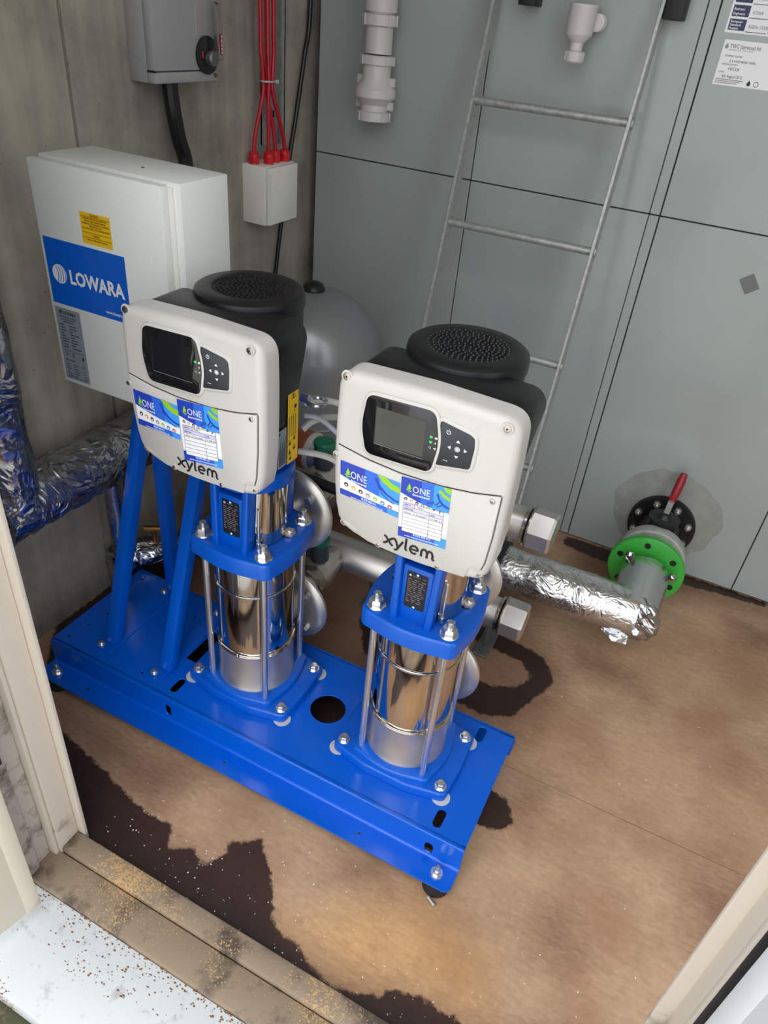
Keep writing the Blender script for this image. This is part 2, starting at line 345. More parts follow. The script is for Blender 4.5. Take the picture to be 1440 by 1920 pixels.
def plate_with_holes(name, outer, holes, thick, fn_obj, material, parent=None):
    cu = bpy.data.curves.new(name, 'CURVE'); cu.dimensions = '2D'; cu.fill_mode = 'BOTH'; cu.extrude = thick / 2
    for pts in [outer] + holes:
        sp = cu.splines.new('POLY'); sp.points.add(len(pts) - 1); sp.use_cyclic_u = True
        for i, p in enumerate(pts): sp.points[i].co = (p[0], p[1], 0, 1)
    t = bpy.data.objects.new('tmp', cu); me = bpy.data.meshes.new_from_object(t); bpy.data.objects.remove(t)
    me.transform(fn_obj); me.name = name; me.materials.append(M[material])
    bm = bmesh.new(); bm.from_mesh(me); bmesh.ops.remove_doubles(bm, verts=bm.verts, dist=1e-6); bmesh.ops.recalc_face_normals(bm, faces=bm.faces); bm.to_mesh(me); bm.free()
    o = bpy.data.objects.new(name, me); C.objects.link(o)
    if parent: o.parent = parent
    return o
TXT = {}
def glyphs(text, bold=0):
    k = (text, bold)
    if k not in TXT:
        cu = bpy.data.curves.new('t', 'FONT'); cu.body = text; cu.size = 1; cu.offset = bold; cu.resolution_u = 2; cu.fill_mode = 'FRONT'; cu.align_x = 'LEFT'
        t = bpy.data.objects.new('tmp', cu); me = bpy.data.meshes.new_from_object(t); bpy.data.objects.remove(t)
        vs = [(v.co.x, v.co.y) for v in me.vertices]; fs = [tuple(p.vertices) for p in me.polygons]; bpy.data.meshes.remove(me)
        if vs:
            x0 = min(v[0] for v in vs); x1 = max(v[0] for v in vs)
        else: x0 = x1 = 0
        TXT[k] = ([(v[0] - x0, v[1]) for v in vs], fs, x1 - x0)
    return TXT[k]
class Print(MB):
    """flat print laid on a surface: fn(u, v, lift) -> 3D; every layer sits a hair above the last"""
    def __init__(s, fn): super().__init__(); s.fn = fn
    def poly(s, pts, m, lift): return s.add([s.fn(u, v, lift) for u, v in pts], [tuple(range(len(pts)))], m)
    def rect(s, u0, u1, v0, v1, m, lift): return s.poly([(u0, v0), (u1, v0), (u1, v1), (u0, v1)], m, lift)
    def disc(s, u, v, r, m, lift, n=16, e=1): return s.poly([(u + r * math.cos(2 * PI * i / n), v + r * e * math.sin(2 * PI * i / n)) for i in range(n)], m, lift)
    def ring(s, u, v, r0, r1, m, lift, a0=0, a1=2 * PI, n=18):
        vs = []; fs = []
        for i in range(n + 1):
            a = a0 + (a1 - a0) * i / n
            for r in (r0, r1): vs.append(s.fn(u + r * math.cos(a), v + r * math.sin(a), lift))
        for i in range(n): fs.append((2 * i, 2 * i + 1, 2 * i + 3, 2 * i + 2))
        return s.add(vs, fs, m)
    def stroke(s, pts, w_, m, lift):
        P = [Vector(p) for p in pts]; vs = []; fs = []
        for i, p in enumerate(P):
            t = (P[min(i + 1, len(P) - 1)] - P[max(i - 1, 0)]); t = t.normalized() if t.length > 0 else Vector((1, 0)); nrm = Vector((-t.y, t.x)) * w_ / 2
            vs += [s.fn(*(p + nrm), lift), s.fn(*(p - nrm), lift)]
        for i in range(len(P) - 1): fs.append((2 * i, 2 * i + 1, 2 * i + 3, 2 * i + 2))
        return s.add(vs, fs, m)
    def text(s, t, u, v, size, m, lift, width=None, align='L', bold=0):
        vs, fs, wd = glyphs(t, bold); sx = size if width is None or wd == 0 else width / wd; off = {'L': 0, 'C': -wd * sx / 2, 'R': -wd * sx}[align]
        return s.add([s.fn(u + off + a * sx, v + b * size, lift) for a, b in vs], fs, m)
    def done(s, name, parent=None): return s.build(name, None, parent, smooth=False, recalc=False)

# ================================================================== SETTING
WX = -1.24; TY = 2.006
fl = MB().box(-1.6, 1.6, .40, 3.0, -.09, -.018).build('floor', 'plaster', smooth=False); struct(fl)
STAIN_SHADE = [
 [(-.998,.65),(-.865,.625),(-.756,.601),(-.689,.588),(-.633,.592),(-.615,.551),(-.565,.58),(-.534,.555),(-.516,.583),(-.515,.631),(-.496,.632),(-.47,.657),(-.438,.628),(-.404,.599),(-.358,.531),(-.299,.523),(-.243,.501),(-.195,.491),(-.253,.45),(-.425,.448),(-.754,.46),(-.99,.5)],
 [(-.203,.504),(-.148,.516),(-.126,.542),(-.077,.555),(.001,.554),(.03,.50),(-.041,.45),(-.2,.45)],
 [(-.35,1.46),(-.216,1.449),(-.12,1.432),(-.073,1.362),(-.105,1.283),(-.133,1.201),(-.20,1.17),(-.36,1.19),(-.36,1.27),(-.205,1.268),(-.15,1.30),(-.13,1.345),(-.165,1.385),(-.225,1.39),(-.36,1.40)],
 [(-.14,.99),(-.072,.984),(-.042,.938),(-.062,.906),(-.124,.898)],
 [(-1.24,.87),(-1.235,1.2),(-1.12,1.2),(-1.12,.765),(-1.14,.74)],
 [(-.213,2.0),(-.213,1.952),(-.12,1.935),(.02,1.93),(.10,1.95),(.399,1.985),(.399,2.01)],
 [(-1.12,.80),(-.13,.80),(-.13,1.05),(-1.12,1.05)],  # shade under the base frame, painted into the floor colour
 [(-.62,1.46),(-.56,1.40),(-.46,1.30),(-.39,1.20),(-.39,1.15),(-.53,1.20),(-.60,1.30)],
]
DAMP = [
 [(-1.24,.62),(-.3,.52),(.1,.54),(.12,.5),(-.2,.44),(-1.24,.45)],
 [(-1.24,1.05),(-.4,1.1),(-.2,1.12),(-.1,1.15),(-.05,1.4),(-.2,1.6),(-.3,1.96),(-1.24,1.96)],
 [(-.213,1.982),(.5,2.01),(.5,1.93),(.2,1.90),(-.15,1.80)],
 [(.31,1.881),(.60,1.90),(.62,1.74),(.355,1.79)],
 [(.065,.79),(.105,.806),(.14,.758),(.107,.724),(.075,.735)],
 [(-.318,.708),(-.236,.73),(-.225,.70),(-.249,.677),(-.298,.671)],
 [(-1.1,.66),(-.7,.60),(-.66,.70),(-1.1,.73)],
 [(.12,.60),(.6,.60),(.6,.47),(.05,.47),(.0,.53)],
 [(.30,1.02),(.5,1.05),(.52,.84),(.40,.80),(.33,.9)],
 [(-.07,1.06),(.02,1.07),(.0,1.0),(-.06,.97)],
 [(-.10,1.55),(.10,1.50),(.14,1.44),(-.05,1.43)],
]
OCHRE = [[(-.33,.54),(-.24,.66),(-.12,.70),(.0,.66),(.02,.58),(-.10,.55),(-.2,.51)]]
def sdist(x, y, polys):
    best = 9
    for P in polys:
        ins = False; d = 9; n = len(P)
        for i in range(n):
            ax, ay = P[i - 1]; bx, by = P[i]
            if (ay > y) != (by > y) and x < (bx - ax) * (y - ay) / (by - ay) + ax: ins = not ins
            dx, dy = bx - ax, by - ay; t = max(0, min(1, ((x - ax) * dx + (y - ay) * dy) / (dx * dx + dy * dy + 1e-12)))
            d = min(d, math.hypot(x - ax - t * dx, y - ay - t * dy))
        best = min(best, -d if ins else d)
    return best
def ply_sheet(x0, x1, y0, y1, step):
    nx = int((x1 - x0) / step) + 1; ny = int((y1 - y0) / step) + 1; b = MB(); vs = []; fs = []
    for j in range(ny + 1):
        for i in range(nx + 1): vs.append((x0 + (x1 - x0) * i / nx, y0 + (y1 - y0) * j / ny, 0))
    for j in range(ny):
        for i in range(nx): k = j * (nx + 1) + i; fs.append((k, k + 1, k + nx + 2, k + nx + 1))
    b.add(vs, fs); rim = [(x0, y0), (x1, y0), (x1, y1), (x0, y1)]
    top = [0, nx, (ny + 1) * (nx + 1) - 1, ny * (nx + 1)]; k = len(b.v); b.v += [(x, y, -.018) for x, y in rim]
    for i in range(4): b.f.append([top[i], k + i, k + (i + 1) % 4, top[(i + 1) % 4]]); b.m.append(0)
    o = b.build('plywood_sheet', 'ply', fl, recalc=False, smooth=False)
    me = o.data
    for nm, P in (('stain_shade', STAIN_SHADE), ('damp', DAMP), ('ochre', OCHRE)):
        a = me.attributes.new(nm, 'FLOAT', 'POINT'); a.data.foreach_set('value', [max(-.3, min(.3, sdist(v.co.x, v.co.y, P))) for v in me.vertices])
    return o
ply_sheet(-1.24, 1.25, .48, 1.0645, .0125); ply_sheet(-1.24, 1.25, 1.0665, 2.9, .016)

# left concrete wall with a recessed formwork joint
b = MB(); b.box(WX - .12, WX, .54, 1.155, -.02, 2.6); b.box(WX - .12, WX, 1.163, 3.0, -.02, 2.6); b.box(WX - .12, WX - .01, 1.15, 1.17, -.02, 2.6)
wl = struct(b.build('wall_left', 'concrete', smooth=False))
MB().obox((WX + .0006, 1.33, 1.04), Vector((0, 1, 0)), Vector((0, .3, 1)).normalized(), Vector((1, 0, 0)), .006, .014, .0006).build('plaster_smear', 'sealant', wl)
struct(MB().box(1.25, 1.37, .54, 3.0, -.02, 2.6).build('wall_right', 'plaster', smooth=False))
struct(MB().box(-1.36, 1.37, 3.0, 3.1, -.02, 2.6).build('wall_back', 'plaster', smooth=False))
struct(MB().box(-1.36, 1.37, .40, 3.1, 2.6, 2.7).build('ceiling', 'plaster', smooth=False))
b = MB(); b.box(-1.9, -.86, .40, .54, -.06, 2.7); b.box(1.25, 2.2, .40, .54, -.06, 2.7); b.box(-.86, 1.25, .40, .54, 2.47, 2.7)   # two door bays; right one unseen, assumed open to let in more light
struct(b.build('wall_front', 'plaster', smooth=False))
gd = struct(MB().box(-6, 6, -10, .395, -.16, -.065).build('ground', 'paving', smooth=False))
MB().box(-3, 3, .05, .39, -.07, -.06).build('mossy_strip', 'moss', gd, smooth=False)

# door frame, threshold and the two open leaves
fr = MB().box(-.86, 1.25, .44, .535, 2.40, 2.47).build('door_1', 'frame', bevel=.003); struct(fr)
def post(name, x0, x1, y0, y1, m='frame', bev=.0025): return MB().box(x0, x1, y0, y1, -.0, 2.40).build(name, m, fr, bevel=bev)
post('jamb', -.86, -.772, .446, .4885); post('stop', -.86, -.756, .489, .497, bev=.0015)
post('bead', -.86, -.776, .4375, .4455); post('recess_strip', -.86, -.791, .408, .437, 'frameold'); post('outer_lining', -.86, -.784, .366, .4075, 'frameold')
post('jamb', .204, .29, .446, .4885); post('stop', .1885, .29, .489, .496, bev=.0015)
post('bead', .1995, .29, .434, .4455); post('seal_strip', .2008, .29, .4255, .4337, 'rubber', .001); post('outer_lining', .222, .29, .362, .3795, 'frameold')
MB().box(-.7835, -.776, .369, .40, .33, .62).build('hinge', 'blackm', fr, bevel=.002)
th = MB().box(-.80, 1.25, .40, .53, -.06, -.002).build('trim_1', 'sillwood', smooth=False); struct(th)
MB().box(-.80, 1.25, .4485, .489, -.002, .02).build('inner_board', 'sillwood', th, bevel=.004)
MB().box(-.80, 1.25, .384, .4475, -.06, .010).build('outer_board', 'sillwood', th, bevel=.004)
sb = MB(); sb.add([(-.95, .232, -.055), (1.3, .232, -.055), (1.3, .39, -.055), (-.95, .39, -.055), (-.95, .232, -.012), (1.3, .232, -.012), (1.3, .3835, .002), (-.95, .3835, .002)],
       [(0, 3, 2, 1), (4, 5, 6, 7), (0, 1, 5, 4), (1, 2, 6, 5), (2, 3, 7, 6), (3, 0, 4, 7)])
sb.build('white_sill', 'sillw', th, bevel=.004)
def leaf(name, corner, d, side, m):
    d = Vector((*d, 0)).normalized(); n = Vector((side, 0, 0)); n = (n - d * n.dot(d)).normalized(); c = Vector((*corner, 1.03)) + d * .28 + n * .022
    o = MB().obox(c, d, n, Vector((0, 0, 1)), .28, .022, 1.0).build(name, m, bevel=.006); struct(o)
    e = MB().obox(Vector((*corner, 1.03)) + d * .01 + n * .012, d, n, Vector((0, 0, 1)), .014, .0125, .999).build('edge_strip', m, o, bevel=.003)
    return o
leaf('door_2', (-.7195, .352), (-.22, -.975), -1, 'leaf'); leaf('door_3', (.1705, .350), (.22, -.975), 1, 'leafw')

# ================================================================== WATER TANK (the grey panelled face)
tk = thing('water_tank', (.0, 2.3, 0), 'tall grey panelled cold water tank filling the back of the room', 'tank')
keep(MB().box(-1.195, 1.2, 2.014, 2.7, .012, 1.97).build('tank_core', 'dark', smooth=False), tk)
cols = [(-1.2, -.7185), (-.7155, -.2405), (-.2385, -.2150), (-.2120, .2925), (.2955, .800), (.803, 1.2)]
rows = [(.006, .9855), (.9885, 1.975)]
for (x0, x1) in cols:
    for (z0, z1) in rows:
        keep(MB().box(x0, x1, TY, TY + .012, z0, z1).build('panel', 'tank', bevel=.0012, segs=1), tk)
keep(MB().prism([(.045 + .155 * math.cos(a) * (1 + .03 * math.sin(5 * a) + .02 * math.sin(11 * a + 1)), 0.185 + .145 * math.sin(a) * (1 + .03 * math.cos(3 * a) + .02 * math.cos(13 * a))) for a in [2 * PI * i / 90 for i in range(90)] if .185 + .145 * math.sin(a) > .01],
     lambda u, v, h: (u, TY - h, v), 0, .0012).build('sealant_patch', 'sealant', smooth=False), tk)
keep(MB().obox((.037, TY - .0006, .874), Vector((.8, 0, .6)), Vector((-.6, 0, .8)), Vector((0, 1, 0)), .017, .02, .0006).build('adhesive_square', 'mark', smooth=False), tk)

# ================================================================== BASE FRAME
ZT = .10
bf = thing('base_frame', (-.615, .92, 0), 'long blue steel base frame carrying both pumps and the panel stand', 'base frame')
def slot_pts(cx, cy, w_, h_, n=6):
    pts = []; r = w_ / 2; d = h_ / 2 - r
    for k in range(n + 1): a = PI * k / n; pts.append((cx + r * math.cos(a), cy + d + r * math.sin(a)))
    for k in range(n + 1): a = PI + PI * k / n; pts.append((cx + r * math.cos(a), cy - d + r * math.sin(a)))
    return pts
def circ(cx, cy, r, n=28): return [(cx + r * math.cos(2 * PI * i / n), cy + r * math.sin(2 * PI * i / n)) for i in range(n)]
X0, X1, Y0, Y1 = -1.128, -.101, .772, 1.068
holes = [slot_pts(-.795, .812, .018, .042), slot_pts(-.167, .809, .018, .042), slot_pts(-.167, 1.034, .018, .042), slot_pts(-.795, 1.034, .018, .042),
         circ(-.481, .925, .0385, 36), [(-.832, .884), (-.76, .884), (-.76, .985), (-.832, .985)]]
for x, y in ((-1.10, .80), (-1.09, .85), (-1.08, .90), (-1.1, 1.04), (-.90, 1.0), (-.90, .96), (-.885, .80)): holes.append(circ(x, y, .0035, 10))
tp = plate_with_holes('top_plate', [(X0, Y0), (X1, Y0), (X1, Y1), (X0, Y1)], holes, .004, Matrix.Translation((0, 0, ZT - .002)), 'blue'); keep(tp, bf)
# folded front and back webs with bend radius, then the lips
def web(sgn, yw):
    holes = [slot_pts(-.79, .064, .016, .032), slot_pts(-.167, .056, .018, .032)] if sgn < 0 else []
    mt = Matrix(((1, 0, 0, 0), (0, 0, 1, yw), (0, 1, 0, 0), (0, 0, 0, 1)))
    o = plate_with_holes('web', [(X0, .034), (X1, .034), (X1, ZT - .004), (X0, ZT - .004)], holes, .004, mt, 'blue'); keep(o, bf)
    b = MB(); n = 5
    q = [(yw + sgn * .002, ZT - .0065)] + [(yw + sgn * .002 - sgn * .0055 * (1 - math.cos(PI / 2 * k / n)), ZT - .0055 + .0055 * math.sin(PI / 2 * k / n)) for k in range(n + 1)] + [(yw - sgn * .008, ZT), (yw - sgn * .008, ZT - .0035), (yw - sgn * .002, ZT - .0065)]
    b.prism(q, lambda u, v, h: (h, u, v), X0, X1); keep(b.build('bend', 'blue', angle=40), bf)
    q = [(yw + sgn * .0, .036), (yw + sgn * .0, .0425)] + [(yw + sgn * (.002 + .0055 * (1 - math.cos(PI / 2 * k / n))), .0405 - .0055 * math.sin(PI / 2 * k / n)) for k in range(n + 1)] + [(yw + sgn * .010, .0348)]
    b = MB(); b.prism(q, lambda u, v, h: (h, u, v), X0, X1); keep(b.build('lower_bend', 'blue', angle=40), bf)
    yo = yw + sgn * .054; lip = fillet([(X0, yw - .0), (X0, yo), (X1, yo), (X1, yw - .0)], [0, .012, .018, 0])
    hl = [circ(-.136, yw + sgn * .028, .006, 12), circ(-1.092, yw + sgn * .028, .006, 12), circ(-.30, yw + sgn * .030, .0035, 10), circ(-1.0, yw + sgn * .030, .0035, 10), circ(-.62, yw + sgn * .030, .0035, 10)]
    keep(plate_with_holes('lip', lip, hl, .004, Matrix.Translation((0, 0, .033)), 'blue'), bf)
    for x in (-.136, -1.092):
        y = yw + sgn * .028
        b = MB(); b.lathe([(.012, 0), (.0125, .002), (.0115, .004)], (x, y, .035), n=20); b.lathe([(.0085, .004), (.0085, .010), (.0075, .0115)], (x, y, .035), n=6); b.lathe([(.0045, .0115), (.0045, .022), (.0035, .024)], (x, y, .035), n=12)
        keep(b.build('foot_bolt', 'zinc'), bf)
        fx = x + .004; fy = y - sgn * .0 + (-.003 if sgn < 0 else .003)
        keep(MB().lathe([(.024, 0), (.026, .004), (.021, .024), (.018, .031)], (fx, fy, 0), n=24).build('rubber_foot', 'rubber'), bf)
web(-1, Y0 - .0); web(1, Y1 + .0)
# screw lying by the front corner
b = MB(); b.cyl((-.135, .712, .005), (-.122, .705, .005), .0036, 12); b.cyl((-.122, .705, .005), (-.118, .7028, .005), .005, 12)
tag(b.build('loose_screw', 'satin'), 'tiny loose steel screw on the floor under the front right corner of the base', 'screw')

# ================================================================== PANEL STAND
ps = thing('panel_stand', (-.93, .95, ZT), 'blue square-tube stand with slanting legs holding the control panel', 'stand')
T = .028
for i, x in enumerate((-1.0, -.842)):
    keep(MB().bar((x, 1.046, ZT + .004), (x, 1.046, .688), T, T).build('post', 'blue', bevel=.002), ps)
    keep(MB().bar((x, .838, ZT + .006), (x, 1.020, .655), T, T).build('brace', 'blue', bevel=.002), ps)
    keep(MB().box(x - .034, x + (.016 if i == 0 else .0075), .806, 1.066, ZT, ZT + .0035).build('foot_strip', 'blue', bevel=.001, segs=1), ps)
    for y in (.816, 1.028) if i == 0 else (.811, 1.035):
        sx = x - .018
        b = MB(); b.lathe([(.0085, 0), (.0085, .0015)], (sx, y, ZT + .0035), n=16); b.lathe([(.006, .0015), (.0065, .006), (.0055, .0075)], (sx, y, ZT + .0035), n=12); b.lathe([(.0025, .0075), (.0035, .009)], (sx, y, ZT + .0035), n=8)
        keep(b.build('screw', 'zinc'), ps)
for z in (.62,):
    keep(MB().box(-1.01, -.832, 1.0605, 1.0645, z - .015, z + .015).build('cross_rail', 'blue'), ps)

# ================================================================== CONTROL PANEL
PY = .93; px0, px1, pz0, pz1 = -1.120, -.834, .690, 1.0965
cp = thing('control_panel', (-.967, 1.0, .69), 'tall light grey electrical control panel with a blue and white logo sticker', 'control panel')
keep(MB().box(px0 + .004, px1 + .020, PY + .0225, 1.075, pz0 + .002, pz1 + .004).build('body', 'panelgrey', bevel=.003), cp)
keep(MB().box(px0 + .016, px1 + .008, PY + .018, PY + .0226, pz0 + .008, pz1 - .004).build('door_seal', 'jbox'), cp)
keep(MB().box(px0, px1, PY, PY + .018, pz0, pz1).build('door', 'panelgrey', bevel=.003), cp)
keep(MB().cyl((-.93, 1.0, pz1 + .003), (-.93, 1.0, pz1 + .0048), .003, 10).build('rust_spot', 'brown'), cp)
fp = lambda u, v, h: (u, PY - h, v)
L0 = .0004
# yellow caution label
P = Print(fp); a = (-1.0138, -.9473, .9772, 1.0292)
P.rect(*a[:2], *a[2:], 'yellow', L0)
um = (a[0] + a[1]) / 2
for v in (1.0225, .9965, .9885): P.rect(a[0] + .001, a[1] - .001, v - .0003, v + .0003, 'print_k', L0 * 2)
P.text('CAUTION !', um, 1.0238, .0052, 'print_k', L0 * 2, width=.02, align='C', bold=.02)
for i, t in enumerate(('AFTER SWITCHING OFF THE POWER SUPPLY,', 'WAIT AT LEAST 5 MINUTES BEFORE', 'WORKING ON THE FREQUENCY CONVERTER', 'PREVENTIVE SHOCK', 'FULL CAPACITORS HAVE TO BE DISCHARGED')):
    P.text(t, um, 1.0186 - i * .0041, .0034, 'print_k', L0 * 2, width=(.054, .047, .06, .028, .062)[i], align='C', bold=.02)
P.text('CHECK', um, .9908, .0048, 'print_k', L0 * 2, width=.014, align='C', bold=.02)
P.text('THE DOC BEFORE WORKING', um, .9835, .0034, 'print_k', L0 * 2, width=.046, align='C', bold=.02)
keep(P.done('caution_label'), cp)
# blue logo label
P = Print(fp); P.rect(-1.1115, -.9245, .8515, .9705, 'lblue', L0)
def shell_logo(P, u, v, r, m, cut, l1, l2):
    P.disc(u, v, r, m, l1, 26)
    for k in range(4):
        q = -.55 + k * .34
        pts = [(u + r * (q + .34 * (1 - (t * t)) + .05), v + r * t * 1.02) for t in [-.98 + 1.96 * i / 12 for i in range(13)]]
        pts = [p for p in pts if math.hypot(p[0] - u, p[1] - v) < r * 1.0]
        if len(pts) > 2: P.stroke(pts, r * .09, cut, l2)
shell_logo(P, -1.0835, .9085, .0172, 'print_w', 'lblue', L0 * 2, L0 * 3)
P.text('LOWARA', -1.0592, .8965, .0345, 'print_w', L0 * 2, width=.127, bold=.035)
P.text('www.lowara.com', -.9825, .8605, .0085, 'print_w', L0 * 2, width=.052, bold=.02)
keep(P.done('logo_label'), cp)
# silver rating plate
P = Print(fp); r0, r1, s0, s1 = -1.1115, -1.0505, .6985, .8438
P.rect(r0, r1, s0, s1, 'plategrey', L0)
shell_logo(P, r0 + .0135, s1 - .0085, .0042, 'print_k', 'plategrey', L0 * 2, L0 * 3)
P.text('LOWARA', r0 + .0195, s1 - .0118, .0090, 'print_k', L0 * 2, width=.0315, bold=.03)
rr = random.Random(3)
for i, v in enumerate([s1 - .018 - k * .0047 for k in range(3)]): P.rect(r0 + .008 + .004 * i, r1 - .012 - .004 * i, v, v + .0013, 'print_k', L0 * 2)
for i in range(9):
    v = s1 - .034 - i * .0056
    P.rect(r0 + .006, r0 + .006 + rr.uniform(.008, .018), v, v + .0016, 'print_k', L0 * 2); P.rect(r0 + .029, r0 + .029 + rr.uniform(.007, .026), v, v + .0016, 'print_k', L0 * 2)
P.rect(r0 + .004, r1 - .002, s1 - .0855, s1 - .0848, 'print_k', L0 * 2)
P.text('CE', r0 + .0065, s1 - .095, .0085, 'print_k', L0 * 2, width=.0095); P.text('UK', r0 + .0255, s1 - .0915, .0045, 'print_k', L0 * 2, bold=.03); P.text('CA', r0 + .0255, s1 - .0958, .0045, 'print_k', L0 * 2, bold=.03)
P.rect(r1 - .011, r1 - .007, s1 - .098, s1 - .091, 'print_k', L0 * 2)
shell_logo(P, r0 + .0095, s1 - .1045, .0024, 'print_k', 'plategrey', L0 * 2, L0 * 3)
P.text('LOWARA', r0 + .0135, s1 - .1063, .0046, 'print_k', L0 * 2, width=.016, bold=.03); P.text('CE', r1 - .0155, s1 - .115, .007, 'print_k', L0 * 2, width=.008)
for i in range(6):
    v = s1 - .1135 - i * .0048
    P.rect(r0 + .006, r0 + .006 + rr.uniform(.006, .013), v, v + .0011, 'print_k', L0 * 2); P.rect(r0 + .023, r0 + .023 + rr.uniform(.007, .017), v, v + .0011, 'print_k', L0 * 2)
    if i > 1: P.rect(r1 - .013, r1 - .013 + rr.uniform(.004, .010), v, v + .0011, 'print_k', L0 * 2)
P.rect(r0 + .005, r1 - .006, s0 + .004, s0 + .0052, 'print_k', L0 * 2)
keep(P.done('rating_plate'), cp)

# ================================================================== PUMPS
def hexbolt(b, c, r, h, washer=0, stud=0, dome=True, axis=(0, 0, 1), m=None, a0=.3):
    hh = 0
    if washer: b.lathe([(washer, 0), (washer * 1.02, .0012), (washer * .94, .0026)], c, axis, 22, m); hh = .0026
    b.lathe([(r, hh), (r, hh + h * .8), (r * .86, hh + h)], c, axis, 6, m, a0=a0)
    if dome: b.lathe([(r * .74, hh + h), (r * .7, hh + h + .0012), (.0001, hh + h + .0016)], c, axis, 16, m)
    if stud: b.lathe([(r * .52, hh + h), (r * .52, hh + h + stud), (r * .36, hh + h + stud + .0015)], c, axis, 14, m)
def bulge_square(h, corner, bow, n=8):      # square with outward-bowed sides and rounded corners, half size h
    pts = []
    cs = [(-1, -1), (1, -1), (1, 1), (-1, 1)]
    for i in range(4):
        a = Vector(cs[i]) * h; c = Vector(cs[(i + 1) % 4]) * h; d = (c - a).normalized(); nrm = Vector((d.y, -d.x))
        p0 = a + d * corner; p1 = c - d * corner
        for k in range(n + 1): t = k / n; pts.append(tuple(p0.lerp(p1, t) + nrm * bow * math.sin(PI * t)))
        for k in range(1, 5):
            t = k / 5; nd = Vector((-d.y, d.x)); q1 = p1; q2 = c + nd * corner
            pts.append(tuple((1 - t) ** 2 * q1 + 2 * t * (1 - t) * c + t * t * q2))
    return pts
XY = lambda u, v, h: (u, v, h)
Z0 = -ZT        # pump parts are modelled with absolute heights, hung from an Empty on the base plate
YF = .762 - .925   # front face of the drive, relative to the pump axis
UC = .009          # drive centre relative to the pump axis

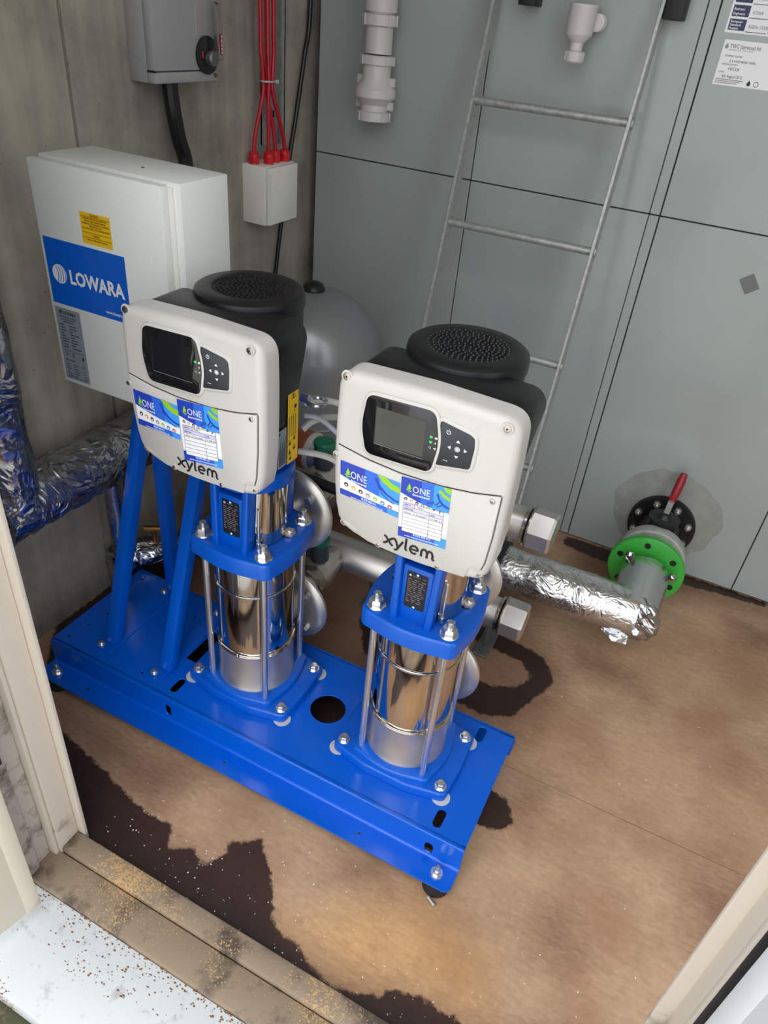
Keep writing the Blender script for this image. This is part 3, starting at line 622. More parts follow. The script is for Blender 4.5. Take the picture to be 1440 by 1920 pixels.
def make_pump(xp, label):
    root = thing('booster_pump', (xp, .925, ZT), label, 'pump', 'vertical booster pumps on the blue base')
    def P_(b, name, m=None, parent=root, **k):
        o = b.build(name, m, parent, **k)
        if parent is root: o.location = (0, 0, Z0)
        return o
    # foot casting
    b = MB(); foot = fillet([(-.1245, -.0825), (-.045, -.099), (.045, -.099), (.1245, -.0825), (.1275, 0), (.1245, .0825), (.045, .099), (-.045, .099), (-.1245, .0825), (-.1275, 0)], [.016, .06, .06, .016, .2, .016, .06, .06, .016, .2])
    b.shell(foot, XY, .1015, .122, .004, steps=2)
    foot_o = P_(b, 'foot_casting', 'bluecast', angle=50)
    b = MB(); b.shell(bulge_square(.0845, .018, .012), XY, .120, .1365, .004, steps=2); ob = b.build('raised_pad', 'bluecast', foot_o, angle=50)
    for sx in (-1, 1):
        for sy in (-1, 1):
            x, y = sx * .1075, sy * .066
            b = MB(); hexbolt(b, (x, y, .1215), .0095, .0085, washer=.0125); P_(b, 'foot_bolt', 'zinc')
            b = MB(); b.lathe([(.0185, 0), (.0185, .0014)], (x + sx * .0075, y + sy * .008, .1001), n=28); P_(b, 'white_washer', 'white')
            # tie rods and nuts
            r = .0675
            b = MB(); b.cyl((sx * r, sy * r, .130), (sx * r, sy * r, .485), .0065, 16); P_(b, 'tie_rod', 'zinc')
            b = MB(); hexbolt(b, (sx * r, sy * r, .5135), .0135, .013, washer=.0165, stud=.012, dome=False); P_(b, 'tie_nut', 'zinc')
    # stainless sleeve: dull inlet chamber, polished barrel, rolled beads
    b = MB(); b.lathe([(.0815, .1355), (.0815, .139), (.0795, .142), (.0795, .222), (.080, .236)], n=64); P_(b, 'inlet_chamber', 'satin')
    b = MB(); b.lathe([(.0785, .236), (.0785, .395), (.0785, .478)], n=72); P_(b, 'polished_sleeve', 'chrome')
    for z in (.238, .2425): P_(MB().lathe([(.0785, z - .003), (.0815, z - .0018), (.0822, z), (.0815, z + .0018), (.0785, z + .003)], n=64), 'rolled_bead', 'chrome')
    P_(MB().lathe([(.0782, .397), (.0805, .3985), (.0812, .401), (.0805, .4035), (.0782, .405)], n=64), 'rolled_bead', 'chrome')
    # head plate and lantern
    b = MB(); b.shell(bulge_square(.0905, .022, .010), XY, .4785, .5135, .006, steps=3); hd = P_(b, 'head_plate', 'bluecast', angle=50)
    for sx in (-1, 1):
        b = MB(); b.lathe([(.013, 0), (.013, .0012)], (sx * .066, .018, .5135), n=20, m='dark'); hexbolt(b, (sx * .066 + .002, .018, .514), .0115, .011, dome=False, stud=.004, axis=(sx * .35, -.25, 1), m='satin'); P_(b, 'priming_plug')
    b = MB()
    for sx in (-1, 1):
        for sy in (-1, 1):
            b.bar((sx * .031, sy * .066, .510), (sx * .036, sy * .058, .69), .013, .030, side=(1, 0, 0))
    b.box(-.027, .027, -.070, -.052, .512, .625); b.box(-.027, .027, .052, .070, .512, .625)
    b.shell(circ(0, 0, .076, 40), XY, .640, .672, .004, steps=2); b.lathe([(.04, .672), (.04, .70)], n=24)
    P_(b, 'lantern', 'bluecast', bevel=.0025, angle=50)
    for sx in (-1, 1):     # curved coupling guards
        vs = []; fs = []; n = 12
        for i in range(n + 1):
            a = -.92 + 1.84 * i / n
            for z in (.516, .638): vs.append((sx * .064 * math.cos(a), .064 * math.sin(a), z))
        for i in range(n): fs.append((2 * i, 2 * i + 2, 2 * i + 3, 2 * i + 1))
        bm_ = MB(); bm_.add(vs, fs)
        vs2 = [(x * .985, y * .985, z) for x, y, z in vs]; bm_.add(vs2, [tuple(reversed(f)) for f in fs]); P_(bm_, 'coupling_guard', 'chrome', recalc=False)
        b = MB(); b.cyl((sx * .046, -.051, .520), (sx * .046, -.051, .60), .0022, 8); b.cyl((sx * .046, -.051, .517), (sx * .046, -.051, .527), .0036, 8); P_(b, 'guard_pin', 'zinc')
    # rating plate on the lantern
    fn = lambda u, v, h: (u, -.0705 - h, v + Z0)
    P = Print(fn); P.poly(fillet([(-.0185, .5405), (.0185, .5405), (.0185, .6155), (-.0185, .6155)], .003, 3), 'print_k', .0006)
    shell_logo(P, -.0125, .6085, .0022, 'print_w', 'print_k', .0008, .001); P.text('LOWARA', -.0085, .6068, .004, 'i_gr', .0008, width=.014); P.text('CE', .0105, .6068, .004, 'i_gr', .0008)
    r2 = random.Random(5)
    for i in range(12):
        v = .6005 - i * .0043; u = -.0155
        while u < .013:
            wd = r2.uniform(.003, .009); P.rect(u, min(u + wd, .0155), v, v + .0012, 'i_gr', .0008); u += wd + r2.uniform(.0015, .005)
    for v in (.6125, .5435): P.disc(0, v, .0022, 'print_w', .0008, 12)
    P.done('rating_plate', root)
    # ports on the back: lower suction, upper discharge
    for z in (.22, .48):
        b = MB(); b.cyl((0, .06, z), (0, .125, z), .034, 28); P_(b, 'port_neck', 'satin')
        b = MB(); b.lathe([(.03, 0), (.075, .0), (.088, .003), (.0955, .010), (.0955, .016), (.09, .020), (.03, .020)], (0, .122, z), (0, 1, 0), 56)
        fo = P_(b, 'port_flange', 'satin')
        for k in range(4):
            a = PI / 4 + PI / 2 * k; c = (.069 * math.cos(a), .122, z + .069 * math.sin(a))
            b = MB(); hexbolt(b, c, .0095, .009, dome=True, axis=(0, -1, 0)); b.build('flange_bolt', 'zinc', fo)
    # motor: finned blue body, black fan cowl with nubbed grille
    b = MB(); n = 64; pr = []
    for i in range(n * 2):
        a = PI * i / n; r = .076 if (i // 2) % 2 == 0 else .069; pr.append((r * math.cos(a), r * math.sin(a)))
    b.prism(pr, XY, .690, .895); P_(b, 'motor_body', 'blue', angle=20)
    b = MB(); b.lathe([(.0815, .838), (.0835, .843), (.0840, .950), (.0845, .956)], n=64)
    b.box(-.072, .072, -.115, -.03, .845, .958); P_(b, 'fan_cowl', 'black', bevel=.004)
    b = MB(); b.lathe([(.0825, .952), (.0865, .957), (.0868, .970), (.085, .977), (.080, .9805), (.060, .9815), (.054, .9795), (.0001, .9785)], n=72)
    rim = P_(b, 'fan_cover', 'black')
    b = MB()
    for k in range(1, 9):
        rad = .0071 * k; cnt = max(5, int(2 * PI * rad / .0082))
        for i in range(cnt):
            a = 2 * PI * i / cnt + k * .4; h = .9785 + .003 * (rad / .054) * 0
            b.lathe([(.0030, 0), (.0027, .0022), (.0012, .0036)], (rad * math.cos(a), rad * math.sin(a), h), n=6)
    g = b.build('grille_nubs', 'black', rim); g['kind'] = 'stuff'
    # eye bolt
    b = MB(); b.cyl((.078, .035, .800), (.092, .035, .800), .008, 12); ring = [(.108 + .016 * math.cos(a), .035 + .016 * math.sin(a), .800) for a in [2 * PI * i / 18 for i in range(19)]]; b.tube(ring, .0035, 8, caps=False); P_(b, 'eye_bolt', 'zinc')
    # drive housing (black) and white covers
    up = lambda u, v, h: (u + UC, h, v)
    W = .1275
    def rr_outline():
        pts = [(-.075, .9735), (0, .9755), (.075, .9735)]
        o = [(-W + .004, .955), (-W, .90), (-W + .0015, .80), (-W + .008, .745), (-W + .020, .722), (-.06, .7135), (0, .711), (.06, .7125), (W - .022, .718), (W - .006, .742), (W - .001, .80), (W, .90), (W - .004, .955)]
        tl = fillet([(-W, .90), (-W + .002, .9715), (0, .9755), (W - .002, .9715), (W, .90)], [0, .030, .3, .030, 0], 8)
        bot = [(W, .85), (W - .001, .80), (W - .004, .755), (W - .009, .733), (W - .020, .721), (W - .036, .7165), (.06, .7125), (.03, .711), (0, .7105), (-.03, .7115), (-.06, .7145), (-W + .040, .7195), (-W + .022, .7275), (-W + .012, .741), (-W + .006, .765), (-W + .002, .80), (-W, .85)]
        return list(tl) + bot
    ol = rr_outline()
    b = MB(); hs = [(u * (.975 if u < 0 else .86 + .115 * max(0, min(1, (v - .875) / .05))), .975 * (v - .84) + .84) for u, v in ol]
    b.prism(hs, up, YF + .0395, YF + .122); P_(b, 'drive_housing', 'black', bevel=.003, angle=40)
    b = MB(); b.box(-.05 + UC, .05 + UC, YF + .120, -.030, .72, .93); P_(b, 'drive_bracket', 'black')
    b = MB(); b.shell(ol, up, YF + .040, YF, .013, steps=5); P_(b, 'drive_cover', 'white', angle=60)
    # lower terminal cover, a shade proud, with the seam above it
    W2 = W - .010
    seam = [(-W2, .8625), (-W2 * .6, .8535), (-W2 * .2, .8495), (W2 * .3, .8505), (W2 * .7, .857), (W2, .8655)]
    lo = seam + [(W2 - .001, .80), (W2 - .004, .757), (W2 - .0075, .742), (W2 - .023, .7405), (W2 - .027, .722), (.06, .7195), (.03, .7175), (0, .717), (-.03, .718), (-.06, .721), (-W2 + .040, .7265), (-W2 + .036, .738), (-W2 + .012, .746), (-W2 + .006, .768), (-W2 + .001, .81)]
    rad = [.0012] * len(lo)
    P = Print(lambda u, v, h: (u + UC, YF - h, v + Z0)); P.stroke([(u, v + .0012) for u, v in seam], .0016, 'dark', .0003); P.stroke([(W2 + .0010, .8655), (W2, .80), (W2 - .003, .757), (W2 - .0065, .743)], .0012, 'led_off', .0003); P.done('seam_shadow', root)  # flat dark strokes stand in for the shadowed groove of the seam
    b = MB(); b.shell(lo, up, YF + .004, YF - .0022, .0016, rad=rad, steps=2); P_(b, 'terminal_cover', 'white', angle=40)
    # display bezel, glass, lcd, keypad
    fY = lambda u, v, h: (u, YF - h, v)
    fP = lambda u, v, h: (u, YF - h, v + Z0)
    disp = [(-.0690, .9518), (.0255, .9550), (.0352, .9130), (.0285, .8680), (-.0660, .8655), (-.0752, .9060)]
    dpl = fillet(disp, [.014, .014, .09, .013, .014, .09], 8)
    def grow(pts, g):
        n = len(pts); out = []
        for i in range(n):
            a = Vector(pts[i - 1]); c = Vector(pts[(i + 1) % n]); t = (c - a).normalized(); out.append((pts[i][0] + t.y * g, pts[i][1] - t.x * g))
        return out
    sgn = 1
    area = sum(dpl[i][0] * dpl[(i + 1) % len(dpl)][1] - dpl[(i + 1) % len(dpl)][0] * dpl[i][1] for i in range(len(dpl)))
    if area < 0: dpl = dpl[::-1]
    keyo = [(.0336, .9451), (.073, .9378), (.0798, .9343), (.0814, .9202), (.0798, .8929), (.0775, .8895), (.0344, .8818), (.026, .90)]
    kpl = fillet(keyo, [.003, .006, .006, .02, .004, .004, .003, .0], 5)
    area = sum(kpl[i][0] * kpl[(i + 1) % len(kpl)][1] - kpl[(i + 1) % len(kpl)][0] * kpl[i][1] for i in range(len(kpl)))
    if area < 0: kpl = kpl[::-1]
    b = MB(); b.shell(grow(kpl, .0045), fY, -.002, .0022, .0018, steps=3); P_(b, 'keypad_bezel', 'white', angle=50)
    b = MB(); b.shell(kpl, fY, 0, .0030, .0006, steps=1); kp = P_(b, 'keypad', 'key', angle=50)
    b = MB(); b.shell(grow(dpl, .0042), fY, -.002, .0036, .0022, steps=3); P_(b, 'display_bezel', 'white', angle=50)
    b = MB(); b.shell(dpl, fY, 0, .0044, .0006, steps=1); dp = P_(b, 'display_glass', 'glassblk', angle=50)
    b = MB(); b.shell([(-.054, .885), (.0158, .8875), (.0156, .9387), (-.0546, .938)], fY, .003, .0047, .0002, steps=1); b.build('screen', 'lcd', dp, smooth=False)
    P = Print(lambda u, v, h: (u, YF - h, v)); 
    hq = .0033
    P.ring(.0455, .9329, .0022, .0030, 'print_w', hq, PI * .68, PI * 2.32); P.rect(.0451, .0459, .9325, .9368, 'print_w', hq)
    P.poly([(.0567, .9222), (.0623, .9222), (.0595, .9262)], 'print_w', hq); P.poly([(.0507, .9102), (.0507, .9154), (.0466, .9127)], 'print_w', hq)
    P.poly([(.0688, .9114), (.0688, .9166), (.0729, .914)], 'print_w', hq); P.poly([(.0571, .9037), (.0627, .9037), (.0599, .8999)], 'print_w', hq)
    P.ring(.0598, .9131, .0028, .0035, 'print_w', hq); P.disc(.0598, .9131, .0021, 'print_w', hq)
    for k in range(3): P.disc(.0440 + k * .0021, .8926, .00075, 'print_w', hq, 8)
    P.ring(.0598, .9131, .0125, .0129, 'led_off', hq, PI * .3, PI * .7); P.ring(.0598, .9131, .0125, .0129, 'led_off', hq, PI * 1.3, PI * 1.7)
    P.done('key_symbols', kp)
    P = Print(lambda u, v, h: (u, YF - h, v)); hq = .0047
    P.poly([(.0285, .9196), (.0300, .9212), (.0325, .9212), (.0325, .9184), (.0300, .9184)], 'print_w', hq)
    P.poly([(.0288, .9124), (.0300, .9128), (.0305, .9142), (.0310, .9128), (.0322, .9124), (.0310, .9120), (.0305, .9106), (.0300, .9120)], 'print_w', hq)
    for q in ((.0295, .9048), (.0312, .9058), (.0312, .9038)): P.disc(*q, .0008, 'print_w', hq, 8)
    P.stroke([(.0312, .9058), (.0295, .9048), (.0312, .9038)], .0003, 'print_w', hq); P.ring(.024, .9048, .0012, .0015, 'print_w', hq)
    P.rect(-.0543, .0160, .8846, .8852, 'i_gr', hq + .0002); P.rect(-.0549, -.0544, .885, .938, 'led_off', hq + .0002)
    P.done('display_symbols', dp)
    leds = []
    for z in (.9196, .9124):
        b = MB(); b.shell(fillet([(.0222, z - .0014), (.0258, z - .0014), (.0258, z + .0014), (.0222, z + .0014)], .001, 3), fY, .004, .0050, .0003, steps=1); leds.append(b.build('status_led', 'led_on', dp))
    # cover screws in their recesses
    for (u, v, d, rs) in ((-.1035, .9635, .0025, .0068), (.1165, .9600, -.0012, .0062), (-.1105, .8475, -.0022, .0042), (.117, .8565, -.0022, .0042), (-.0955, .7335, .006, .0050), (-.0345, .7225, -.0018, .0042), (.0585, .7235, -.0018, .0042), (.1165, .7335, .003, .0052)):
        b = MB(); y = YF + d
        b.lathe([(rs * 1.25, 0), (rs * 1.2, .0015)], (u, y + .001, v), (0, -1, 0), 18, 'white'); b.lathe([(rs * .85, .0012), (rs * .82, .0026), (rs * .5, .0032)], (u, y + .001, v), (0, -1, 0), 14, 'steel'); b.lathe([(rs * .25, .0030), (rs * .2, .0034)], (u, y + .001, v), (0, -1, 0), 6, 'dark'); P_(b, 'cover_screw')
    # maker's name in strokes
    P = Print(lambda u, v, h: (u, YF - .0022 - h, v + Z0)); x0, zb, hx, wd, lf = -.0262, .7305, .0130, .0035, .0006
    def arc(cx, cz, rx, rz, a0, a1, n=10): return [(cx + rx * math.cos(a0 + (a1 - a0) * i / n), cz + rz * math.sin(a0 + (a1 - a0) * i / n)) for i in range(n + 1)]
    # x with a curled tail, y, l, e, m
    P.stroke(spline([(x0, zb + hx), (x0 + .003, zb + hx * .92), (x0 + .0075, zb + hx * .5), (x0 + .012, zb + hx * .1), (x0 + .0150, zb - .0004)], 4), wd, 'print_k', lf)
    P.stroke(spline([(x0 - .0004, zb + .0004), (x0 + .003, zb + hx * .1), (x0 + .0075, zb + hx * .5), (x0 + .0125, zb + hx * .86), (x0 + .0165, zb + hx * .98), (x0 + .0195, zb + hx * .7), (x0 + .0215, zb + hx * .25), (x0 + .0232, zb + .0002)], 4), wd, 'print_k', lf)
    P.stroke(spline([(x0 + .0300, zb + hx), (x0 + .0260, zb + hx * .4), (x0 + .0232, zb - .0002), (x0 + .0212, zb - .0042), (x0 + .0175, zb - .0052)], 4), wd, 'print_k', lf)
    P.stroke(spline([(x0 + .0345, zb + hx * 1.62), (x0 + .0345, zb + hx * .8), (x0 + .0346, zb + .003), (x0 + .0372, zb + .0004)], 4), wd, 'print_k', lf)
    P.stroke([(x0 + .0415, zb + hx * .5), (x0 + .0535, zb + hx * .5)], wd * .85, 'print_k', lf + .0001)
    P.stroke(arc(x0 + .0475, zb + hx * .5, .0060, hx * .5, 0, PI * 1.72, 16), wd, 'print_k', lf)
    P.stroke(spline([(x0 + .0590, zb), (x0 + .0590, zb + hx * .65), (x0 + .0612, zb + hx * .98), (x0 + .0650, zb + hx * .98), (x0 + .0675, zb + hx * .6), (x0 + .0675, zb)], 4), wd, 'print_k', lf)
    P.stroke(spline([(x0 + .0675, zb + hx * .5), (x0 + .0695, zb + hx * .95), (x0 + .0735, zb + hx * .98), (x0 + .0760, zb + hx * .6), (x0 + .0762, zb + .0025), (x0 + .0790, zb + .0002)], 4), wd, 'print_k', lf)
    P.done('maker_name', root)
    # labels on the right side of the housing
    fs_ = lambda u, v, h: (UC + W * .861 + h, u, v + Z0)
    P = Print(fs_); q0 = YF + .089; q1 = YF + .119
    P.rect(q0, q1, .735, .872, 'yellow', .0012); P.ring((q0 + q1) / 2, .853, .008, .0092, 'print_k', .0015, PI / 2, PI / 2 + 2 * PI, 3)
    P.rect((q0 + q1) / 2 - .0015, (q0 + q1) / 2 + .0015, .848, .856, 'print_k', .0015)
    P.disc((q0 + q1) / 2 + .006, .833, .0035, 'print_k', .0015); P.disc((q0 + q1) / 2 + .004, .826, .0015, 'print_k', .0015)
    for k in range(8): P.rect(q0 + .003 + (k % 4) * .006, q0 + .0045 + (k % 4) * .006, .797 - .014 * (k // 4), .82 - .014 * (k // 4), 'led_off', .0015)
    for (a, z) in ((.006, .769), (.019, .774), (.006, .752), (.019, .756), (.008, .741)):
        P.rect(q0 + a - .003, q0 + a + .003, z, z + .004, 'print_k', .0015); P.rect(q0 + a - .001, q0 + a + .001, z + .004, z + .009, 'print_k', .0015)
    P.done('hazard_label', root)
    P = Print(fs_); q0 = YF + .062; q1 = YF + .086
    P.rect(q0, q1, .738, .806, 'plategrey', .0012); P.rect(q0 + .002, q0 + .006, .798, .803, 'print_k', .0015)
    for k in range(9): P.rect(q0 + .003 + k * .0022, q0 + .0040 + k * .0022, .742, .742 + .03 + .02 * ((k * 7) % 3) / 2, 'print_k', .0015)
    P.done('data_label', root)
    return root, leds, dp

def sticker(root, name, q, draw):      # q: corners TL TR BR BL in pump coordinates (u, z)
    TL, TR, BR, BL = [Vector(p) for p in q]
    def fn(s, t, h):
        p = (BL * (1 - s) + BR * s) * (1 - t) + (TL * (1 - s) + TR * s) * t
        return (p.x, YF - .0022 - h, p.y + Z0)
    P = Print(fn); draw(P); o = P.done(name, root); return o
D = .0004
def band(P, e0, e1, top, m0='st_navy', m1='st_mid', m2='st_sky', n=12):
    for i in range(n):
        s0 = i / n; s1 = (i + 1) / n; m = m0 if i < n * .34 else (m1 if i < n * .62 else m2)
        f = lambda s: e0 + (e1 - e0) * (1 - (1 - s) ** 2)
        P.poly([(s0, f(s0)), (s1, f(s1)), (s1, top), (s0, top)], m, D * 2)
def drop(P, u, v, w_, h_):
    P.poly([(u, v + h_), (u + w_ * .42, v + h_ * .42), (u + w_ * .2, v + h_ * .2), (u - w_ * .3, v + h_ * .2), (u - w_ * .42, v + h_ * .42)], 'st_green', D * 3)
    P.stroke([(u - w_ * .55, v + h_ * .22), (u - w_ * .1, v + h_ * .02), (u + w_ * .5, v + h_ * .05)], h_ * .14, 'st_green', D * 3)
    P.stroke([(u - w_ * .4, v - h_ * .08), (u, v - h_ * .2), (u + w_ * .3, v - h_ * .16)], h_ * .06, 'st_sky', D * 3)
def icons(P, u0, du, v0, dv, r, e):
    for k, m in enumerate(('print_k', 'i_or', 'i_pu', 'i_gr', 'st_green', 'i_bl', 'i_re')):
        P.disc(u0 + du * k, v0 + dv * k, r, m, D * 2, 16, e); P.disc(u0 + du * k + r * .1, v0 + dv * k - r * .1 * e, r * .48, 'paper', D * 3, 7, e)
def draw1(P):
    P.rect(0, 1, 0, 1, 'paper', D); band(P, .58, .36, 1)
    P.poly([(0, .0), (1, 0), (1, .165), (0, .165)], 'st_mid', D * 2); P.rect(0, .36, 0, .165, 'st_navy', D * 2.5); P.rect(.82, 1, 0, .165, 'st_sky', D * 2.5)
    drop(P, .135, .60, .085, .26); P.text('ONE', .18, .60, .30, 'print_w', D * 3, width=.275, bold=-.004); P.text('Environmental', .185, .50, .095, 'print_w', D * 3, width=.265, bold=.02)
    P.poly([(.62, 1), (.72, .84), (.85, .74), (1, .70), (1, .86), (.88, .90), (.78, 1)], 'st_green', D * 3)
    P.stroke([(.60, .88), (.66, .70), (.78, .54), (.92, .46), (1, .45)], .05, 'st_navy', D * 3); P.stroke([(.64, .70), (.72, .50), (.84, .38), (.93, .35)], .018, 'st_navy', D * 3.5)
    icons(P, .105, .125, .345, -.022, .038, 1.55)
    P.text('01270 900 411', .5, .085, .085, 'print_w', D * 3.5, width=.25, align='C', bold=.02); P.text('www.one-environmental.co.uk', .47, .02, .062, 'print_w', D * 3.5, width=.56, align='C', bold=.02)
def make_draw2(no):
    def draw2(P):
        P.rect(0, 1, 0, 1, 'paper', D); band(P, .74, .60, 1)
        P.rect(0, 1, 0, .16, 'st_mid', D * 2); P.rect(0, .30, 0, .16, 'st_navy', D * 2.5); P.rect(.78, 1, 0, .16, 'st_sky', D * 2.5)
        drop(P, .175, .795, .105, .125); P.text('ONE', .245, .79, .15, 'print_w', D * 3, width=.355, bold=-.004); P.text('Environmental', .25, .74, .05, 'print_w', D * 3, width=.345, bold=.02)
        P.poly([(.85, 1), (.90, .935), (1, .905), (1, 1)], 'st_green', D * 3); P.poly([(.76, .91), (.86, .84), (1, .795), (1, .85), (.88, .90), (.78, .95)], 'st_green', D * 3)
        P.stroke([(.74, .87), (.79, .78), (.88, .71), (1, .68)], .035, 'st_navy', D * 3)
        icons(P, .115, .117, .655, -.012, .034, .74)
        P.rect(.075, .90, .105, .60, 'paper', D * 3)
        P.rect(.075, .315, .545, .60, 'st_lav', D * 3.5); P.rect(.075, .90, .475, .535, 'st_lav', D * 3.5)
        for k in range(9):
            v = .60 - k * .0615; P.rect(.075, .90, v - .0022, v + .0022, 'print_k', D * 4)
        for u, a, b_ in ((.075, .108, .60), (.90, .108, .60), (.62, .108, .54), (.315, .54, .60)): P.rect(u - .003, u + .003, a, b_, 'print_k', D * 4)
        P.text('ASSET ID', .10, .558, .034, 'i_pu', D * 4, bold=.02); P.text('OPERATION', .10, .49, .034, 'i_pu', D * 4, bold=.02); P.text('DATE', .65, .49, .034, 'i_pu', D * 4, bold=.02)
        P.text('Pump ' + no, .36, .555, .052, 'ink', D * 4); P.text('Unit 2 Install', .10, .425, .044, 'ink', D * 4, width=.46); P.text('15.08.24', .645, .425, .044, 'ink', D * 4, width=.24)
        P.stroke(spline([(.55, .70), (.57, .665), (.62, .71), (.66, .69), (.68, .74), (.70, .69), (.76, .72), (.80, .76), (.74, .66), (.86, .72), (.80, .68)], 4), .007, 'ink', D * 4.5)
        P.text('01270 900 411', .5, .075, .042, 'print_w', D * 3.5, width=.36, align='C', bold=.02); P.text('www.one-environmental.co.uk', .5, .03, .034, 'print_w', D * 3.5, width=.72, align='C', bold=.02)
    return draw2
pump_a, leds_a, dp_a = make_pump(-.2975, 'right-hand booster pump, nearest the open floor, with two green status lights on its display')
pump_b = copy_tree(pump_a); pump_b.location = (-.6655, .925, ZT)
for ch in list(pump_a.children):
    if ch.name.startswith('eye_bolt'): bpy.data.objects.remove(ch)   # only the left-hand motor shows one
pump_b['label'] = 'left-hand booster pump next to the control panel stand, one green status light on its display'
for ch in pump_b.children:
    if ch.name.startswith('display_glass'):
        ls = sorted([k for k in ch.children if k.name.startswith('status_led')], key=lambda k: k.name)
        me = ls[1].data.copy(); me.materials.clear(); me.materials.append(M['led_off']); ls[1].data = me
        for k in ch.children:
            if k.name.startswith('screen'):
                me = k.data.copy(); me.materials.clear(); me.materials.append(M['glassblk']); k.data = me
sticker(pump_a, 'company_sticker', [(-.1028, .8413), (-.0108, .8368), (-.0087, .7806), (-.1004, .7871)], draw1)
sticker(pump_a, 'service_sticker', [(-.0101, .8485), (.061, .8542), (.066, .7578), (-.0055, .7521)], make_draw2('2'))
sticker(pump_b, 'company_sticker', [(-.1028, .8404), (-.0155, .837), (-.0159, .7781), (-.0983, .7806)], draw1)
sticker(pump_b, 'service_sticker', [(-.0175, .8489), (.0572, .8542), (.0637, .7541), (-.0106, .7452)], make_draw2('1'))

# ================================================================== MANIFOLDS AND VALVES
YM = 1.29
def manifold(name, z, x0, xe, label, wrap):
    r = thing(name, ((x0 + xe) / 2, YM, z), label, 'pipe')
    keep(MB().lathe([(.043, 0), (.043, xe - .145 - x0), (.037, xe - .135 - x0), (.0365, xe - .062 - x0)], (x0, YM, z), (1, 0, 0), 40).build('pipe', 'satin'), r)
    keep(MB().lathe([(.0385, 0), (.0425, .002), (.0425, .0075), (.0385, .0095)], (xe - .0705, YM, z), (1, 0, 0), 40).build('sealing_ring', 'steel'), r)
    keep(MB().lathe([(.040, 0), (.0470, .003), (.0470, .006), (.040, .0065)], (xe - .0605, YM, z), (1, 0, 0), 40).build('cap_collar', 'steel'), r)
    keep(MB().lathe([(.046, 0), (.046, .044), (.042, .050)], (xe - .054, YM, z), (1, 0, 0), 6, ref=(0, 0, 1), a0=math.radians(14)).build('hex_cap', 'satin', smooth=False), r)
    b = MB(); xs = xe - .115; b.cyl((xs, YM - .004, z + .034), (xs, YM - .004, z + .054), .011, 18); keep(b.build('test_stub', 'steel'), r)
    b = MB(); b.lathe([(.0145, 0), (.0145, .010), (.012, .012)], (xs, YM - .004, z + .053), (0, 0, 1), 6); keep(b.build('stub_plug', 'galvdark'), r)
    keep(MB().lathe([(.043, 0), (.034, .02), (.0001, .026)], (x0, YM, z), (-1, 0, 0), 32).build('end_cap', 'steel'), r)
    for xx in (-.6655, -.2975):
        keep(MB().lathe([(.033, 0), (.034, .03), (.030, .032)], (xx, YM - .026, z), (0, -1, 0), 28).build('branch_socket', 'steel'), r)
    if wrap:
        keep(MB().lathe([(.0435, 0), (.0465, .003), (.0465, .10), (.0435, .103)], (-.865, YM, z), (1, 0, 0), 32).build('tape_wrap', 'brown'), r)
        keep(MB().lathe([(.0435, 0), (.0462, .003), (.0462, .012), (.0435, .014)], (-.762, YM, z), (1, 0, 0), 32).build('cord_tie', 'greycab'), r)
    return r
manifold('suction_manifold', .213, -.96, -.168, 'lower stainless manifold pipe behind the pumps, ending in the lower hex cap', False)
manifold('discharge_manifold', .475, -.92, -.158, 'upper stainless manifold pipe behind the pumps, ending in the upper hex cap', True)
def valve(x, z, label):
    r = thing('isolating_valve', (x, 1.16, z), label, 'valve', 'valves between the pumps and the manifolds')
    keep(MB().lathe([(.030, 0), (.030, .012), (.0265, .014), (.0265, .040), (.032, .042), (.034, .056), (.030, .064)], (x, 1.068, z), (0, 1, 0), 32).build('union', 'satin'), r)
    keep(MB().lathe([(.040, 0), (.042, .004), (.042, .024), (.040, .028)], (x, 1.128, z), (0, 1, 0), 8).build('hex_nut', 'steel', smooth=False), r)
    keep(MB().lathe([(.034, 0), (.040, .010), (.042, .03), (.038, .05), (.035, .075)], (x, 1.155, z), (0, 1, 0), 32).build('valve_body', 'satin'), r)
    keep(MB().cyl((x, 1.185, z + .035), (x, 1.185, z + .058), .008, 14).build('spindle', 'zinc'), r)
    keep(MB().lathe([(.020, 0), (.0225, .003), (.0225, .048), (.019, .052)], (x, 1.185, z + .040), n=24).build('actuator', 'slate'), r)
    keep(MB().lathe([(.0235, 0), (.0240, .002), (.0240, .010), (.021, .013)], (x, 1.185, z + .090), n=24).build('handle_cap', 'greenhandle'), r)
valve(-.6655, .22, 'isolating valve on the lower port of the left-hand pump'); valve(-.6655, .48, 'isolating valve on the upper port of the left-hand pump')
valve(-.2975, .22, 'isolating valve on the lower port of the right-hand pump'); valve(-.2975, .48, 'isolating valve on the upper port of the right-hand pump')
for x, lab in ((-.605, 'galvanised angle bracket on the floor between the two pumps'), (-.272, 'galvanised angle bracket on the floor below the lower hex cap')):
    r = thing('pipe_bracket', (x, 1.38, 0), lab, 'bracket', 'brackets under the manifold')
    keep(MB().box(x - .02, x + .02, 1.345, 1.475, .001, .006).build('foot_plate', 'galvdark', bevel=.001, segs=1), r)
    keep(MB().bar((x, 1.40, .005), (x, 1.338, .19), .005, .03, side=(1, 0, 0)).build('upright', 'galvdark'), r)
tag(MB().tube([(-.80, 1.10, .533), (-.66, 1.10, .535), (-.45, 1.10, .533), (-.36, 1.10, .53)], .0115, 10).build('sensor_conduit', 'blackcab'), 'thin black conduit crossing behind the left-hand pump above its upper port', 'conduit')

